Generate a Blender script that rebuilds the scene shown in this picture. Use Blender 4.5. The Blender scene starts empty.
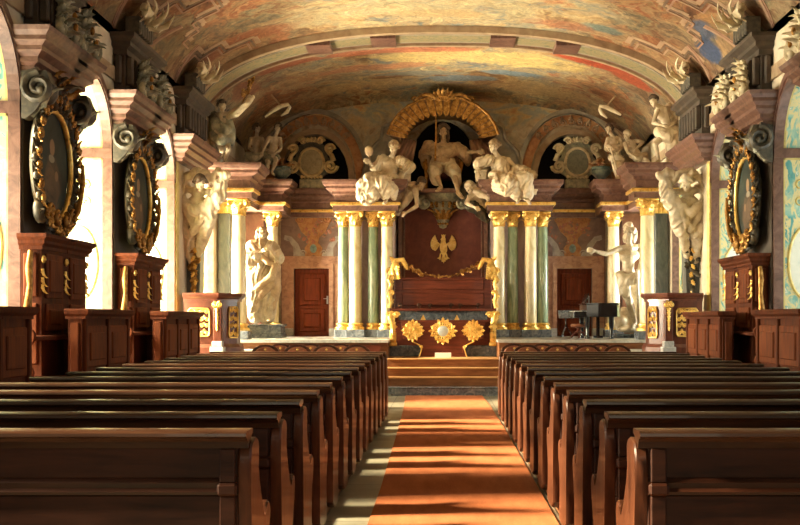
import bpy, bmesh, math, random
from mathutils import Vector as V, Matrix as Mx, noise

random.seed(7)
PI = math.pi
C = bpy.context.scene.collection
SC = bpy.context.scene

# ------------------------------------------------------------------ camera frame
F, CX, HY, EYE = 1078.0, 443.0, 319.0, 1.52


def at(px, py, y):
    """World point seen at a photo pixel at the depth y (camera looks along +Y)."""
    return V(((px - CX) * y / F, y, EYE + (HY - py) * y / F))


# ------------------------------------------------------------------ materials
class NT:
    def __init__(self, name):
        self.m = bpy.data.materials.new(name)
        self.m.use_nodes = True
        self.t = self.m.node_tree
        self.t.nodes.clear()
        self.out = self.t.nodes.new('ShaderNodeOutputMaterial')

    def n(self, typ, ins=None, **props):
        nd = self.t.nodes.new('ShaderNode' + typ)
        for k, v in props.items():
            setattr(nd, k, v)
        for k, v in (ins or {}).items():
            self.put(nd.inputs[k], v)
        return nd

    def put(self, sock, v):
        if isinstance(v, bpy.types.NodeSocket):
            self.t.links.new(v, sock)
        elif isinstance(v, (tuple, list)) and len(v) == 3 and sock.type == 'RGBA':
            sock.default_value = (*v, 1)
        else:
            sock.default_value = v

    def pos(self):
        return self.n('NewGeometry').outputs['Position']

    def obj(self):
        return self.n('TexCoord').outputs['Object']

    def map(self, vec, scale=(1, 1, 1), rot=(0, 0, 0), loc=(0, 0, 0)):
        return self.n('Mapping', {'Vector': vec, 'Scale': scale, 'Rotation': rot, 'Location': loc}).outputs[0]

    def noise(self, vec, scale=5, detail=4, rough=.55, dist=0):
        return self.n('TexNoise', {'Vector': vec, 'Scale': scale, 'Detail': detail, 'Roughness': rough, 'Distortion': dist})

    def ramp(self, fac, stops, mode='LINEAR'):
        r = self.n('ValToRGB', {'Fac': fac})
        e = r.color_ramp.elements
        r.color_ramp.interpolation = mode
        while len(e) < len(stops):
            e.new(.5)
        for q, (p, c) in zip(e, stops):
            q.position = p
            q.color = (*c, 1) if not isinstance(c, (int, float)) else (c, c, c, 1)
        return r.outputs[0]

    def mix(self, fac, a, b, mode='MIX'):
        x = self.n('Mix', data_type='RGBA', blend_type=mode)
        self.put(x.inputs[0], fac)
        self.put(x.inputs[6], a)
        self.put(x.inputs[7], b)
        return x.outputs[2]

    def math(self, op, a, b=0.0, c=None):
        x = self.n('Math', operation=op)
        self.put(x.inputs[0], a)
        self.put(x.inputs[1], b)
        if c is not None:
            self.put(x.inputs[2], c)
        return x.outputs[0]

    def vmath(self, op, a, b):
        x = self.n('VectorMath', operation=op)
        self.put(x.inputs[0], a)
        self.put(x.inputs[1], b)
        return x

    def sep(self, v):
        return self.n('SeparateXYZ', {0: v}).outputs

    def done(self, color, rough=.5, metal=0.0, bump=None, strength=.2, dist=.02, coat=0.0, spec=.5):
        p = self.n('BsdfPrincipled', {'Base Color': color, 'Roughness': rough, 'Metallic': metal, 'Coat Weight': coat,
                                      'Specular IOR Level': spec})
        if bump is not None:
            b = self.n('Bump', {'Height': bump, 'Strength': strength, 'Distance': dist})
            self.t.links.new(b.outputs[0], p.inputs['Normal'])
        self.t.links.new(p.outputs[0], self.out.inputs[0])
        return self.m


def m_noise(name, cols, scale=6, rough=.5, stretch=(1, 1, 1), metal=0, bump=.15, detail=5, dist=0.4, coat=0, bd=.01, spec=.5):
    t = NT(name)
    f = t.noise(t.map(t.obj(), stretch), scale, detail, .6, dist).outputs[0]
    n = len(cols)
    c = t.ramp(f, [(.28 + .44 * i / max(1, n - 1), col) for i, col in enumerate(cols)])
    return t.done(c, rough, metal, f, bump, bd, coat, spec)


def m_wood(name, dark, light, rough=.35, axis='y', coat=0.0, scale=5, spec=.28):
    t = NT(name)
    st = {'x': (.12, 1, 1), 'y': (1, .12, 1), 'z': (1, 1, .12)}[axis]
    vec = t.map(t.obj(), st)
    a = t.noise(vec, scale * 4, 5, .65, .3).outputs[0]
    b = t.noise(t.obj(), 1.3, 2, .5).outputs[0]
    c = t.ramp(t.math('ADD', t.math('MULTIPLY', a, .7), t.math('MULTIPLY', b, .3)), [(.32, dark), (.68, light)])
    return t.done(c, t.ramp(a, [(.3, rough), (.7, rough + .15)]), 0, a, .12, .004, coat * .5, spec)


MAT = {}


def build_materials():
    M = MAT
    M['pew'] = m_wood('pew_dark_wood', (.01, .003, .0016), (.052, .0145, .0058), .36, 'x', .1)
    M['pew_end'] = m_wood('pew_end_wood', (.022, .007, .004), (.115, .036, .014), .34, 'z', .15)
    M['stall'] = m_wood('stall_wood', (.035, .008, .003), (.15, .04, .013), .62, 'z', 0, spec=.12)
    M['stall_in'] = m_wood('stall_panel_wood', (.06, .014, .005), (.22, .062, .02), .62, 'z', 0, spec=.12)
    M['pew_cap'] = m_wood('pew_rail_wood', (.016, .006, .003), (.06, .024, .011), .25, 'x', .4)
    M['redwood'] = m_wood('throne_wood', (.075, .016, .008), (.2, .045, .02), .35, 'x', .2)
    M['door'] = m_wood('door_wood', (.07, .011, .004), (.22, .04, .013), .5, 'z', 0, spec=.15)
    M['stepwood'] = m_wood('step_wood', (.11, .04, .015), (.33, .14, .055), .4, 'x', .1)
    M['gold'] = m_noise('gilding', [(.42, .2, .03), (.95, .62, .16), (1, .78, .3)], 9, .36, metal=.6, bump=.3)
    M['gold_bright'] = m_noise('bright_gilding', [(.6, .36, .08), (.9, .62, .2), (1, .8, .36)], 9, .4, metal=.25, bump=.2)
    M['gold_dark'] = m_noise('old_gilding', [(.11, .045, .01), (.38, .19, .045), (.65, .38, .11)], 11, .42, metal=.7, bump=.3)
    M['bronze'] = m_noise('frame_dark_carving', [(.012, .011, .008), (.06, .05, .03), (.15, .1, .045)], 8, .45, metal=.2, bump=.4)
    M['statue'] = m_noise('statue_stucco', [(.33, .26, .16), (.56, .46, .31), (.7, .6, .43)], 5, .42, bump=.2)
    M['statue_w'] = m_noise('statue_white_stucco', [(.44, .34, .2), (.66, .54, .36), (.78, .67, .48)], 5, .42, bump=.2)
    M['statue_d'] = m_noise('statue_brown_stucco', [(.21, .135, .07), (.43, .3, .17), (.55, .41, .25)], 5, .45, bump=.2)
    M['hair_d'] = m_noise('dark_hair_stucco', [(.03, .018, .01), (.12, .07, .035)], 20, .5, bump=.4)
    M['stucco_grey'] = m_noise('grey_green_stucco', [(.12, .12, .09), (.3, .29, .2), (.5, .44, .27)], 8, .5, bump=.3)
    M['stucco_cream'] = m_noise('cream_stucco', [(.42, .34, .2), (.66, .56, .36), (.8, .7, .48)], 8, .5, bump=.3)
    M['console'] = m_noise('console_carving', [(.022, .02, .016), (.075, .065, .045), (.14, .11, .065)], 9, .5, bump=.4)
    M['pink'] = m_noise('pink_marble', [(.075, .034, .024), (.16, .078, .054), (.23, .125, .088)], 5, .38, bump=.05, dist=1.5)
    M['pink_d'] = m_noise('brown_marble', [(.1, .05, .035), (.2, .1, .065), (.3, .16, .1)], 5, .4, bump=.05, dist=1.5)
    M['impost'] = m_noise('dark_impost', [(.028, .02, .013), (.06, .042, .028), (.1, .07, .045)], 4, .6, bump=.1)  # dark brown on impost blocks, wall heads and pier faces
    M['cream_col'] = m_noise('cream_column_marble', [(.56, .43, .2), (.78, .66, .38), (.86, .76, .52)], 3, .25, (1, 1, .4), bump=.02, dist=2, coat=.2)
    M['green_col'] = m_noise('green_column_marble', [(.13, .2, .11), (.28, .36, .22), (.52, .55, .36)], 4, .22, (1.5, 1.5, .25), bump=.02, dist=2, coat=.3)
    M['dark_col'] = m_noise('slate_pilaster_marble', [(.025, .03, .03), (.08, .085, .08), (.15, .14, .12)], 5, .3, (1, 1, .3), bump=.02, dist=2)
    M['lilac'] = m_noise('lilac_marble', [(.3, .2, .19), (.46, .34, .32), (.55, .44, .4)], 4, .3, (1, 1, .3), bump=.02, dist=2)
    M['plinth'] = m_noise('blue_grey_marble', [(.05, .06, .07), (.14, .16, .18), (.3, .31, .31)], 6, .25, bump=.02, dist=2, coat=.2)
    M['paleplinth'] = m_noise('pale_grey_marble', [(.3, .31, .3), (.5, .5, .47), (.62, .6, .55)], 6, .3, bump=.02, dist=2)
    M['dark'] = m_noise('dark_recess', [(.008, .006, .005), (.018, .012, .009)], 4, .8, bump=.05)  # near-black colour of the recess backs
    M['redpanel'] = m_noise('dark_red_hanging', [(.09, .02, .012), (.13, .03, .018), (.17, .045, .026)], 4, .75, bump=.1)
    M['curtain'] = m_noise('brown_curtain', [(.16, .08, .05), (.34, .18, .11), (.44, .26, .16)], 5, .7, (1, 1, .3), bump=.1)
    M['black'] = m_noise('black_lacquer', [(.006, .007, .008), (.012, .013, .015)], 6, .12, bump=.0, coat=.5)
    M['ivory'] = m_noise('ivory', [(.7, .66, .55), (.8, .76, .65)], 6, .4)
    M['paper'] = m_noise('white_card', [(.8, .79, .74), (.86, .85, .8)], 6, .6)
    M['teal'] = m_noise('urn_teal_glaze', [(.08, .12, .12), (.22, .3, .28), (.45, .52, .45)], 6, .3, bump=.1)
    M['flower'] = m_noise('flower_paint', [(.1, .04, .02), (.4, .13, .05), (.5, .3, .12), (.1, .13, .06)], 14, .6)
    M['silver'] = m_noise('silvered_oval', [(.4, .5, .52), (.62, .7, .7), (.8, .84, .8)], 9, .3, metal=.3)
    M['steel'] = m_noise('steel', [(.4, .4, .42), (.6, .6, .6)], 6, .3, metal=.9)
    M['plaster'] = m_noise('warm_plaster', [(.5, .42, .29), (.64, .55, .4), (.72, .63, .47)], 3, .7, bump=.06)
    M['leather'] = m_noise('brown_leather', [(.16, .05, .02), (.3, .1, .04), (.38, .15, .06)], 12, .45)
    # shield field
    M['shield'] = m_noise('shield_field_paint', [(.2, .16, .085), (.33, .27, .15), (.42, .36, .23)], 10, .5)
    M['shield_s'] = m_noise('shield_grey_field', [(.12, .13, .1), (.2, .21, .16), (.28, .28, .21)], 10, .5)

    # ---- carpet
    t = NT('orange_carpet')
    p = t.obj()
    a = t.noise(p, 90, 2, .6).outputs[0]
    b = t.noise(t.map(p, (3, .6, 1)), 2, 3, .6).outputs[0]
    col = t.ramp(t.math('ADD', t.math('MULTIPLY', a, .5), t.math('MULTIPLY', b, .5)),
                 [(.35, (.3, .088, .03)), (.65, (.48, .16, .062))])
    M['carpet'] = t.done(col, .95, 0, a, .35, .004, spec=.15)
    # ---- stone floor slabs
    t = NT('stone_floor')
    p = t.pos()
    br = t.n('TexBrick', {'Vector': p, 'Scale': 1.0, 'Mortar Size': .008, 'Color1': (.21, .2, .155), 'Color2': (.3, .28, .215),
                          'Mortar': (.07, .065, .05), 'Brick Width': .9, 'Row Height': .9}, offset=0.0)
    nz = t.noise(p, 3, 5, .6).outputs[0]
    col = t.mix(.6, br.outputs[0], t.ramp(nz, [(.3, (.55, .52, .44)), (.7, (1, .98, .9))]), 'MULTIPLY')
    M['floor'] = t.done(col, t.ramp(nz, [(.3, .28), (.7, .5)]), 0, nz, .05, .01)
    # ---- painted niche jambs: turquoise ground, gold-cream strapwork, pale medallion
    t = NT('painted_niche')
    p = t.pos()
    w = t.noise(p, 2.6, 3, .5, 1.6).outputs[0]
    s = t.noise(t.map(p, (1, 1, .55), (0, 0, 0), (3, 1, 2)), 3.4, 4, .6, 2.2).outputs[0]
    ground = t.ramp(w, [(.3, (.06, .27, .26)), (.44, (.16, .42, .38)), (.56, (.42, .58, .42)), (.7, (.12, .36, .32))])
    orn = t.ramp(s, [(.42, 0.0), (.47, 1.0), (.55, 1.0), (.6, 0.0)])
    col = t.mix(orn, ground, (.72, .62, .3))
    orn2 = t.ramp(s, [(.64, 0.0), (.67, 1.0)])
    col = t.mix(orn2, col, (.78, .74, .6))
    M['niche'] = t.done(col, .6, 0, w, .05, .01)
    M['medal'] = m_noise('pale_medallion_paint', [(.5, .58, .5), (.74, .74, .62), (.8, .78, .66)], 2.5, .6, dist=1.5)
    M['olive_gold'] = m_noise('painted_yellow_band', [(.45, .32, .08), (.66, .52, .17), (.72, .62, .3)], 7, .6)
    # ---- portrait canvas: near-black teal ground, robed figure
    t = NT('old_portrait_paint')
    p = t.obj()
    x, y, z = t.sep(p)
    w = t.noise(p, 3.2, 4, .6, .6).outputs[0]
    base = t.ramp(w, [(.3, (.012, .02, .018)), (.7, (.035, .05, .043))])

    def blob(cy, cz, ry, rz, lo=.7):
        dy = t.math('DIVIDE', t.math('SUBTRACT', y, cy), ry)
        dz = t.math('DIVIDE', t.math('SUBTRACT', z, cz), rz)
        d = t.math('ADD', t.math('MULTIPLY', dy, dy), t.math('MULTIPLY', dz, dz))
        d = t.math('ADD', d, t.math('MULTIPLY', t.math('SUBTRACT', w, .5), 2.0))
        return t.ramp(d, [(lo, 1.0), (1.0, 0.0)])
    col = t.mix(blob(0, -.28, .3, .42), base, t.ramp(w, [(.35, (.035, .03, .024)), (.6, (.14, .09, .055)), (.7, (.06, .07, .065))]))
    col = t.mix(blob(.0, .22, .085, .11), col, (.3, .19, .11))
    col = t.mix(blob(.14, -.12, .06, .07), col, (.26, .16, .09))
    col = t.mix(blob(-.02, .08, .1, .05), col, (.3, .27, .2))
    M['canvas'] = t.done(col, .5, 0, w, .08, .005, spec=.2)
    M['doorframe'] = m_noise('door_frame_marble', [(.26, .12, .07), (.48, .25, .15), (.6, .38, .24)], 4, .4, dist=1.5)
    # ---- painted overdoor ground
    M['overdoor'] = m_noise('overdoor_painted_ground', [(.13, .075, .06), (.22, .135, .105), (.29, .19, .14)], 3, .6, dist=1)
    M['paint_orange'] = m_noise('painted_terracotta', [(.25, .09, .035), (.45, .2, .07), (.5, .28, .12)], 9, .6)
    M['paint_grey'] = m_noise('painted_grey_scroll', [(.22, .18, .16), (.38, .33, .28), (.48, .43, .35)], 7, .6)
    M['paint_flower'] = m_noise('painted_flowers', [(.09, .11, .09), (.3, .17, .1), (.45, .12, .07), (.5, .42, .28)], 16, .6)
    M['wallpaint'] = m_noise('end_wall_painted_stone', [(.24, .175, .115), (.4, .3, .195), (.5, .39, .26)], 2.2, .65, dist=.8)
    M['wallred'] = m_noise('end_wall_red_marble', [(.17, .075, .055), (.27, .13, .095), (.35, .19, .14)], 2.5, .45, dist=1.5)
    M['arch_tan'] = m_noise('painted_tan_moulding', [(.24, .155, .085), (.37, .25, .145), (.46, .34, .2)], 4, .6)
    M['arch_grey'] = m_noise('painted_grey_moulding', [(.17, .15, .11), (.29, .25, .18), (.38, .33, .24)], 4, .6)
    # ---- glass
    t = NT('window_glass')
    tr = t.n('BsdfTransparent', {'Color': (.95, .96, .95)})
    gl = t.n('BsdfGlossy', {'Color': (1, 1, 1), 'Roughness': .05})
    mx = t.n('MixShader', {0: .06, 1: tr.outputs[0], 2: gl.outputs[0]})
    t.t.links.new(mx.outputs[0], t.out.inputs[0])
    M['glass'] = t.m
    M['lead'] = m_noise('window_bars', [(.08, .07, .06), (.14, .12, .1)], 6, .5)
    fresco()


def fresco():
    """Painted vault: streaky sky with clouds and drapery down the middle, ochre and grey feigned architecture along the sides."""
    t = NT('ceiling_fresco')
    p = t.pos()
    x, y, z = t.sep(p)
    ax = t.math('ABSOLUTE', x)
    wob = t.vmath('SUBTRACT', t.noise(p, .8, 3, .55).outputs['Color'], (.5, .5, .5)).outputs[0]
    n = t.n('VectorMath', {0: wob, 'Scale': 1.6}, operation='SCALE').outputs[0]
    q = t.vmath('ADD', p, n).outputs[0]
    # sky and cloud bank
    a = t.noise(t.map(q, (.5, 1.0, 1.0)), .8, 5, .6, .6).outputs[0]
    b = t.noise(t.map(q, (.7, 1.0, 1.0), (0, 0, 0), (7, 3, 1)), 1.4, 4, .58, .9).outputs[0]
    sky = t.ramp(a, [(.30, (.16, .1, .055)), (.39, (.36, .2, .09)), (.45, (.6, .42, .2)), (.5, (.52, .4, .24)), (.55, (.3, .3, .23)), (.6, (.56, .43, .22)),
                     (.66, (.46, .19, .09)), (.74, (.3, .29, .25))])
    fig = t.ramp(b, [(.3, (.34, .11, .06)), (.37, (.42, .27, .13)), (.44, (.66, .52, .28)), (.5, (.3, .27, .18)), (.56, (.5, .36, .19)), (.63, (.2, .24, .23)), (.7, (.46, .21, .1))])
    msk = t.ramp(t.noise(p, .9, 3, .5, .5).outputs[0], [(.46, 0.0), (.54, 1.0)])
    mid = t.mix(msk, sky, fig)
    # feigned architecture along both flanks: stepped blocks, long raking mouldings, terracotta figures
    flip = t.n('CombineXYZ', {0: ax, 1: y, 2: z}).outputs[0]
    fl = t.vmath('ADD', flip, n).outputs[0]
    st = t.noise(t.map(fl, (1.4, .5, 1.0), (0, 0, .6), (2, 1, 0)), .8, 4, .55, .5).outputs[0]
    arch = t.ramp(st, [(.28, (.13, .075, .04)), (.36, (.34, .19, .1)), (.42, (.47, .29, .16)), (.47, (.28, .22, .15)), (.52, (.5, .34, .19)), (.57, (.36, .17, .09)), (.62, (.54, .41, .25)),
                       (.7, (.23, .2, .15))])
    vo = t.n('TexVoronoi', {'Vector': t.map(fl, (1.0, 1.0, .6)), 'Scale': .75}, feature='F1', distance='CHEBYCHEV')
    cell = t.sep(vo.outputs['Color'])[0]
    tint = t.ramp(cell, [(.0, (.8, .66, .56)), (.25, (1.2, .95, .72)), (.5, (.78, .84, .74)), (.7, (1.2, .78, .56)), (.88, (.85, .92, .98))], 'CONSTANT')
    arch = t.mix(.7, arch, tint, 'MULTIPLY')
    wv = t.n('TexWave', {'Vector': t.map(p, (1, 1, 1), (0, .5, .5)), 'Scale': .55, 'Distortion': 3.0, 'Detail': 2.0, 'Detail Scale': 1.0},
             wave_type='BANDS', bands_direction='X', wave_profile='SIN').outputs['Color']
    line = t.ramp(wv, [(.44, 1.0), (.48, .45), (.52, 1.15), (.56, .6), (.6, 1.0)])
    arch = t.mix(.75, arch, line, 'MULTIPLY')
    arch = t.mix(t.ramp(b, [(.52, 0.0), (.56, .85), (.62, .85), (.66, 0.0)]), arch, t.ramp(a, [(.35, (.5, .28, .12)), (.6, (.56, .42, .24))]))
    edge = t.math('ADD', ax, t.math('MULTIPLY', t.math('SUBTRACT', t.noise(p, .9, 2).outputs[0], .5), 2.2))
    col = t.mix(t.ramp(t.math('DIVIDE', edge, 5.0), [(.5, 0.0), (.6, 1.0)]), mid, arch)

    def spot(cx, cy, rx, ry, color, k=.9, wig=1.2):
        nonlocal col
        dx = t.math('DIVIDE', t.math('SUBTRACT', x, cx), rx)
        dy = t.math('DIVIDE', t.math('SUBTRACT', y, cy), ry)
        d = t.math('ADD', t.math('MULTIPLY', dx, dx), t.math('MULTIPLY', dy, dy))
        d = t.math('ADD', d, t.math('MULTIPLY', t.math('SUBTRACT', b, .5), wig * 2))
        col = t.mix(t.ramp(d, [(.55, k), (1.0, 0.0)]), col, color)
    lum = t.ramp(b, [(.35, .62), (.5, 1.0), (.62, .8)])
    spot(.9, 23.6, 2.6, .7, (.74, .56, .22), .8, 1.8)
    spot(-1.6, 24.3, 1.4, .35, (.56, .24, .12), .8, 1.8)
    spot(1.7, 24.9, .8, .3, (.2, .29, .36), .85, 1.6)
    spot(.4, 25.6, 1.3, .3, (.22, .3, .35), .8, 1.8)
    spot(-.6, 25.1, 1.1, .25, (.3, .31, .27), .8, 1.8)
    spot(-1.2, 22.9, 2.2, .22, (.56, .18, .1), .85, 1.6)
    spot(3.2, 22.75, 1.0, .36, (.58, .11, .05), 1.0, .7)
    spot(4.0, 23.0, .5, .36, (.58, .13, .06), 1.0, .7)
    spot(-3.3, 22.8, .8, .25, (.5, .17, .09), .9, .9)
    spot(-3.6, 20.2, .9, .45, (.47, .17, .08), .8, 1.4)
    spot(-4.3, 23.4, .35, .8, (.42, .17, .09), .8, 1.2)
    spot(4.62, 18.75, .26, .5, (.08, .13, .27), .95, .9)
    spot(4.4, 18.2, .25, .4, (.13, .18, .3), .9, .9)
    spot(3.0, 20.3, .5, .3, (.16, .25, .23), .8, 1.4)
    spot(2.2, 20.5, .9, .35, (.38, .15, .08), .8, 1.6)
    spot(0, 20.2, 1.0, .3, (.46, .25, .08), .7, 1.6)
    spot(-2.2, 25.9, 1.5, .45, (.66, .48, .25), .7, 1.6)
    spot(2.4, 26.0, 1.5, .45, (.62, .42, .2), .7, 1.6)
    spot(0, 20.0, 3.2, .9, (.62, .52, .3), .45, 2.0)
    fine = t.noise(p, 14, 4, .65).outputs[0]
    col = t.mix(.5, col, t.ramp(fine, [(.3, (.5, .48, .46)), (.7, (1.2, 1.2, 1.16))]), 'MULTIPLY')
    med = t.noise(q, 3.6, 4, .6, .8).outputs[0]
    col = t.mix(.75, col, t.ramp(med, [(.34, (.5, .46, .42)), (.48, (1, .96, .92)), (.54, (.72, .7, .68)), (.62, (1.2, 1.16, 1.06))]), 'MULTIPLY')
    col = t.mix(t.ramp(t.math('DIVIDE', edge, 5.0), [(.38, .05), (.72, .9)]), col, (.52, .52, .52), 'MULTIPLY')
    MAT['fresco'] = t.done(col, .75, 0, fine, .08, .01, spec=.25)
    end_paint()


def end_paint():
    """Upper end wall: sky and clouds above, feigned grey-tan stonework below."""
    t = NT('end_wall_fresco')
    p = t.pos()
    x, y, z = t.sep(p)
    a = t.noise(t.map(p, (.7, 1, 1.3)), 1.1, 5, .6, .8).outputs[0]
    b = t.noise(t.map(p, (1, 1, 1), (0, 0, 0), (4, 2, 7)), 2.4, 5, .6, 1.2).outputs[0]
    sky = t.ramp(a, [(.3, (.42, .22, .1)), (.42, (.66, .45, .22)), (.5, (.58, .5, .34)), (.56, (.4, .43, .38)), (.62, (.72, .57, .3)), (.7, (.6, .26, .13))])
    stone = t.ramp(b, [(.32, (.3, .22, .14)), (.45, (.52, .41, .27)), (.55, (.42, .38, .28)), (.68, (.62, .5, .34))])
    h = t.math('ADD', z, t.math('MULTIPLY', t.math('SUBTRACT', b, .5), 1.6))
    col = t.mix(t.ramp(t.math('DIVIDE', h, 8.0), [(.77, 0.0), (.83, 1.0)]), stone, sky)
    fine = t.noise(p, 12, 4, .65).outputs[0]
    col = t.mix(.5, col, t.ramp(fine, [(.3, (.6, .58, .55)), (.7, (1.15, 1.15, 1.1))]), 'MULTIPLY')
    MAT['wallpaint'] = t.done(col, .7, 0, fine, .08, .01, spec=.25)


# ------------------------------------------------------------------ mesh builder
def frame_of(d):
    d = d.normalized()
    up = V((0, 0, 1)) if abs(d.z) < .9 else V((1, 0, 0))
    a = d.cross(up).normalized()
    return a, a.cross(d).normalized()


class MB:
    def __init__(self):
        self.bm = bmesh.new()

    def face(self, vs):
        try:
            return self.bm.faces.new(vs)
        except ValueError:
            return None

    def pts(self, ps):
        return [self.bm.verts.new(p) for p in ps]

    def box(self, x0, x1, y0, y1, z0, z1, bev=0.0, M=None):
        v = self.pts([(x, y, z) for x in (x0, x1) for y in (y0, y1) for z in (z0, z1)])
        fs = [self.face([v[i] for i in f]) for f in ((0, 1, 3, 2), (4, 6, 7, 5), (0, 4, 5, 1), (2, 3, 7, 6), (0, 2, 6, 4), (1, 5, 7, 3))]
        if M is not None:
            for q in v:
                q.co = M @ q.co
        if bev:
            es = {e for f in fs for e in f.edges}
            bmesh.ops.bevel(self.bm, geom=list(es), offset=bev, segments=1, affect='EDGES')
        return self

    def prism(self, poly, plane, a, b, M=None, bev=0.0):
        """Extrude a 2D outline. plane 'xz' (along y), 'yz' (along x) or 'xy' (along z)."""
        f = {'xz': lambda p, t: (p[0], t, p[1]), 'yz': lambda p, t: (t, p[0], p[1]), 'xy': lambda p, t: (p[0], p[1], t)}[plane]
        A = self.pts([f(p, a) for p in poly])
        B = self.pts([f(p, b) for p in poly])
        n = len(poly)
        fs = [self.face(A[::-1]), self.face(B)]
        for i in range(n):
            self.face([A[i], A[(i + 1) % n], B[(i + 1) % n], B[i]])
        if M is not None:
            for q in A + B:
                q.co = M @ q.co
        if bev:
            es = [e for e in set(fs[0].edges) | set(fs[1].edges)]
            bmesh.ops.bevel(self.bm, geom=es, offset=bev, segments=1, affect='EDGES')
        return self

    def tube(self, pts, r, seg=8, flat=1.0, ref=None, closed=False):
        pts = [V(p) for p in pts]
        n = len(pts)
        rr = r if isinstance(r, (list, tuple)) else [r] * n
        rings = []
        a = None
        for i, p in enumerate(pts):
            if closed:
                d = pts[(i + 1) % n] - pts[i - 1]
            else:
                d = pts[min(n - 1, i + 1)] - pts[max(0, i - 1)]
            if d.length < 1e-9:
                d = V((0, 0, 1))
            d.normalize()
            if a is None:
                a = frame_of(d)[0] if ref is None else V(ref)
            elif ref is not None:
                a = V(ref)
            a = a - d * a.dot(d)
            if a.length < 1e-6:
                a = frame_of(d)[0]
            a.normalize()
            b = d.cross(a)
            rings.append(self.pts([p + a * (math.cos(2 * PI * k / seg) * rr[i] * flat) + b * (math.sin(2 * PI * k / seg) * rr[i]) for k in range(seg)]))
        m = n if closed else n - 1
        for i in range(m):
            A, B = rings[i], rings[(i + 1) % n]
            for k in range(seg):
                self.face([A[k], A[(k + 1) % seg], B[(k + 1) % seg], B[k]])
        if not closed:
            self.face(rings[0][::-1])
            self.face(rings[-1])
        return self

    def lathe(self, prof, c=(0, 0, 0), seg=20, M=None, a0=0.0, a1=2 * PI):
        c = V(c)
        full = a1 - a0 > 6.28
        k = seg if full else seg + 1
        rings = []
        for r, z in prof:
            ring = []
            for i in range(k):
                an = a0 + (a1 - a0) * i / seg
                p = V((max(r, 1e-4) * math.cos(an), max(r, 1e-4) * math.sin(an), z))
                ring.append(c + (M @ p if M is not None else p))
            rings.append(self.pts(ring))
        for A, B in zip(rings, rings[1:]):
            for i in range(seg):
                self.face([A[i], A[(i + 1) % k], B[(i + 1) % k], B[i]])
        self.face(rings[0][::-1])
        self.face(rings[-1])
        return self

    def ell(self, c, r, rot=None, sub=2):
        r = (r, r, r) if isinstance(r, (int, float)) else r
        M = Mx.Translation(V(c)) @ (rot.to_4x4() if rot is not None else Mx.Identity(4)) @ Mx.Diagonal((*r, 1))
        bmesh.ops.create_icosphere(self.bm, subdivisions=sub, radius=1, matrix=M)
        return self

    def moulding(self, path, prof, z0=0.0, closed=False, M=None, caps=True):
        """Sweep a profile [(out, z)] along a plan path [(x, y)]; out is to the right of the walking direction, corners mitred."""
        n = len(path)
        P = [V((p[0], p[1], 0)) for p in path]
        cols = []
        for i in range(n):
            if closed or 0 < i < n - 1:
                d1 = (P[i] - P[i - 1]).normalized()
                d2 = (P[(i + 1) % n] - P[i]).normalized()
            else:
                d1 = d2 = (P[1] - P[0]).normalized() if i == 0 else (P[-1] - P[-2]).normalized()
            n1 = V((d1.y, -d1.x, 0))
            n2 = V((d2.y, -d2.x, 0))
            m = (n1 + n2)
            m = m / max(.3, (1 + n1.dot(n2)))
            col = [P[i] + m * o + V((0, 0, z0 + z)) for o, z in prof]
            if M is not None:
                col = [M @ q for q in col]
            cols.append(self.pts(col))
        k = len(prof)
        for i in range(n if closed else n - 1):
            A, B = cols[i], cols[(i + 1) % n]
            for j in range(k - 1):
                self.face([A[j], B[j], B[j + 1], A[j + 1]])
            self.face([A[k - 1], B[k - 1], B[0], A[0]])
        if not closed and caps:
            self.face(cols[0][::-1])
            self.face(cols[-1])
        return self

    def scroll(self, c, r, a, b, turns=1.4, th=.03, start=0.0, tail=None, flat=1.0, sign=1, steps=12):
        """Spiral volute in the plane of a and b; tail is a list of points it grows out of."""
        c, a, b = V(c), V(a).normalized(), V(b).normalized()
        pts, rad = [], []
        if tail:
            for i, p in enumerate(tail):
                pts.append(V(p))
                rad.append(th * (.55 + .45 * i / len(tail)))
        N = int(steps * turns)
        for i in range(N + 1):
            t = i / N
            an = start + sign * 2 * PI * turns * t
            q = r * (1 - .8 * t)
            pts.append(c + a * (math.cos(an) * q) + b * (math.sin(an) * q))
            rad.append(th * (1 - .35 * t))
        self.tube(pts, rad, 6, flat, ref=a.cross(b))
        self.ell(pts[-1], th * 1.25, sub=1)
        return self

    def leaf(self, base, d, nrm, L, W, curl=.4, th=.012, lobes=3, seg=9):
        """Lobed acanthus leaf with a curled tip and a raised rib."""
        base, d, nrm = V(base), V(d).normalized(), V(nrm)
        nrm = (nrm - d * nrm.dot(d)).normalized()
        s = d.cross(nrm)
        top, bot = [], []
        for i in range(seg + 1):
            t = i / seg
            w = W * (.2 + math.sin(PI * min(1, t * .8 + .12)) ** .8) * .62 * (1 + .34 * math.cos(2 * PI * lobes * t)) * (1 - .8 * t ** 2)
            ang = curl * 1.5 * t * t
            p = base + d * (L * t * math.cos(ang * .55)) + nrm * (L * t * math.sin(ang * .55))
            row, row2 = [], []
            for k, u in enumerate((-1, -.5, 0, .5, 1)):
                lift = -.18 * W * u * u + (.1 * W if k == 2 else 0)
                q = p + s * (w * u) + nrm * lift
                row.append(q)
                row2.append(q - nrm * th)
            top.append(self.pts(row))
            bot.append(self.pts(row2))
        for i in range(seg):
            for k in range(4):
                self.face([top[i][k], top[i][k + 1], top[i + 1][k + 1], top[i + 1][k]])
                self.face([bot[i][k + 1], bot[i][k], bot[i + 1][k], bot[i + 1][k + 1]])
            for k in (0, 4):
                self.face([top[i][k], top[i + 1][k], bot[i + 1][k], bot[i][k]])
        self.face(top[0] + bot[0][::-1])
        self.face(top[-1] + bot[-1][::-1])
        return self

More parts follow.
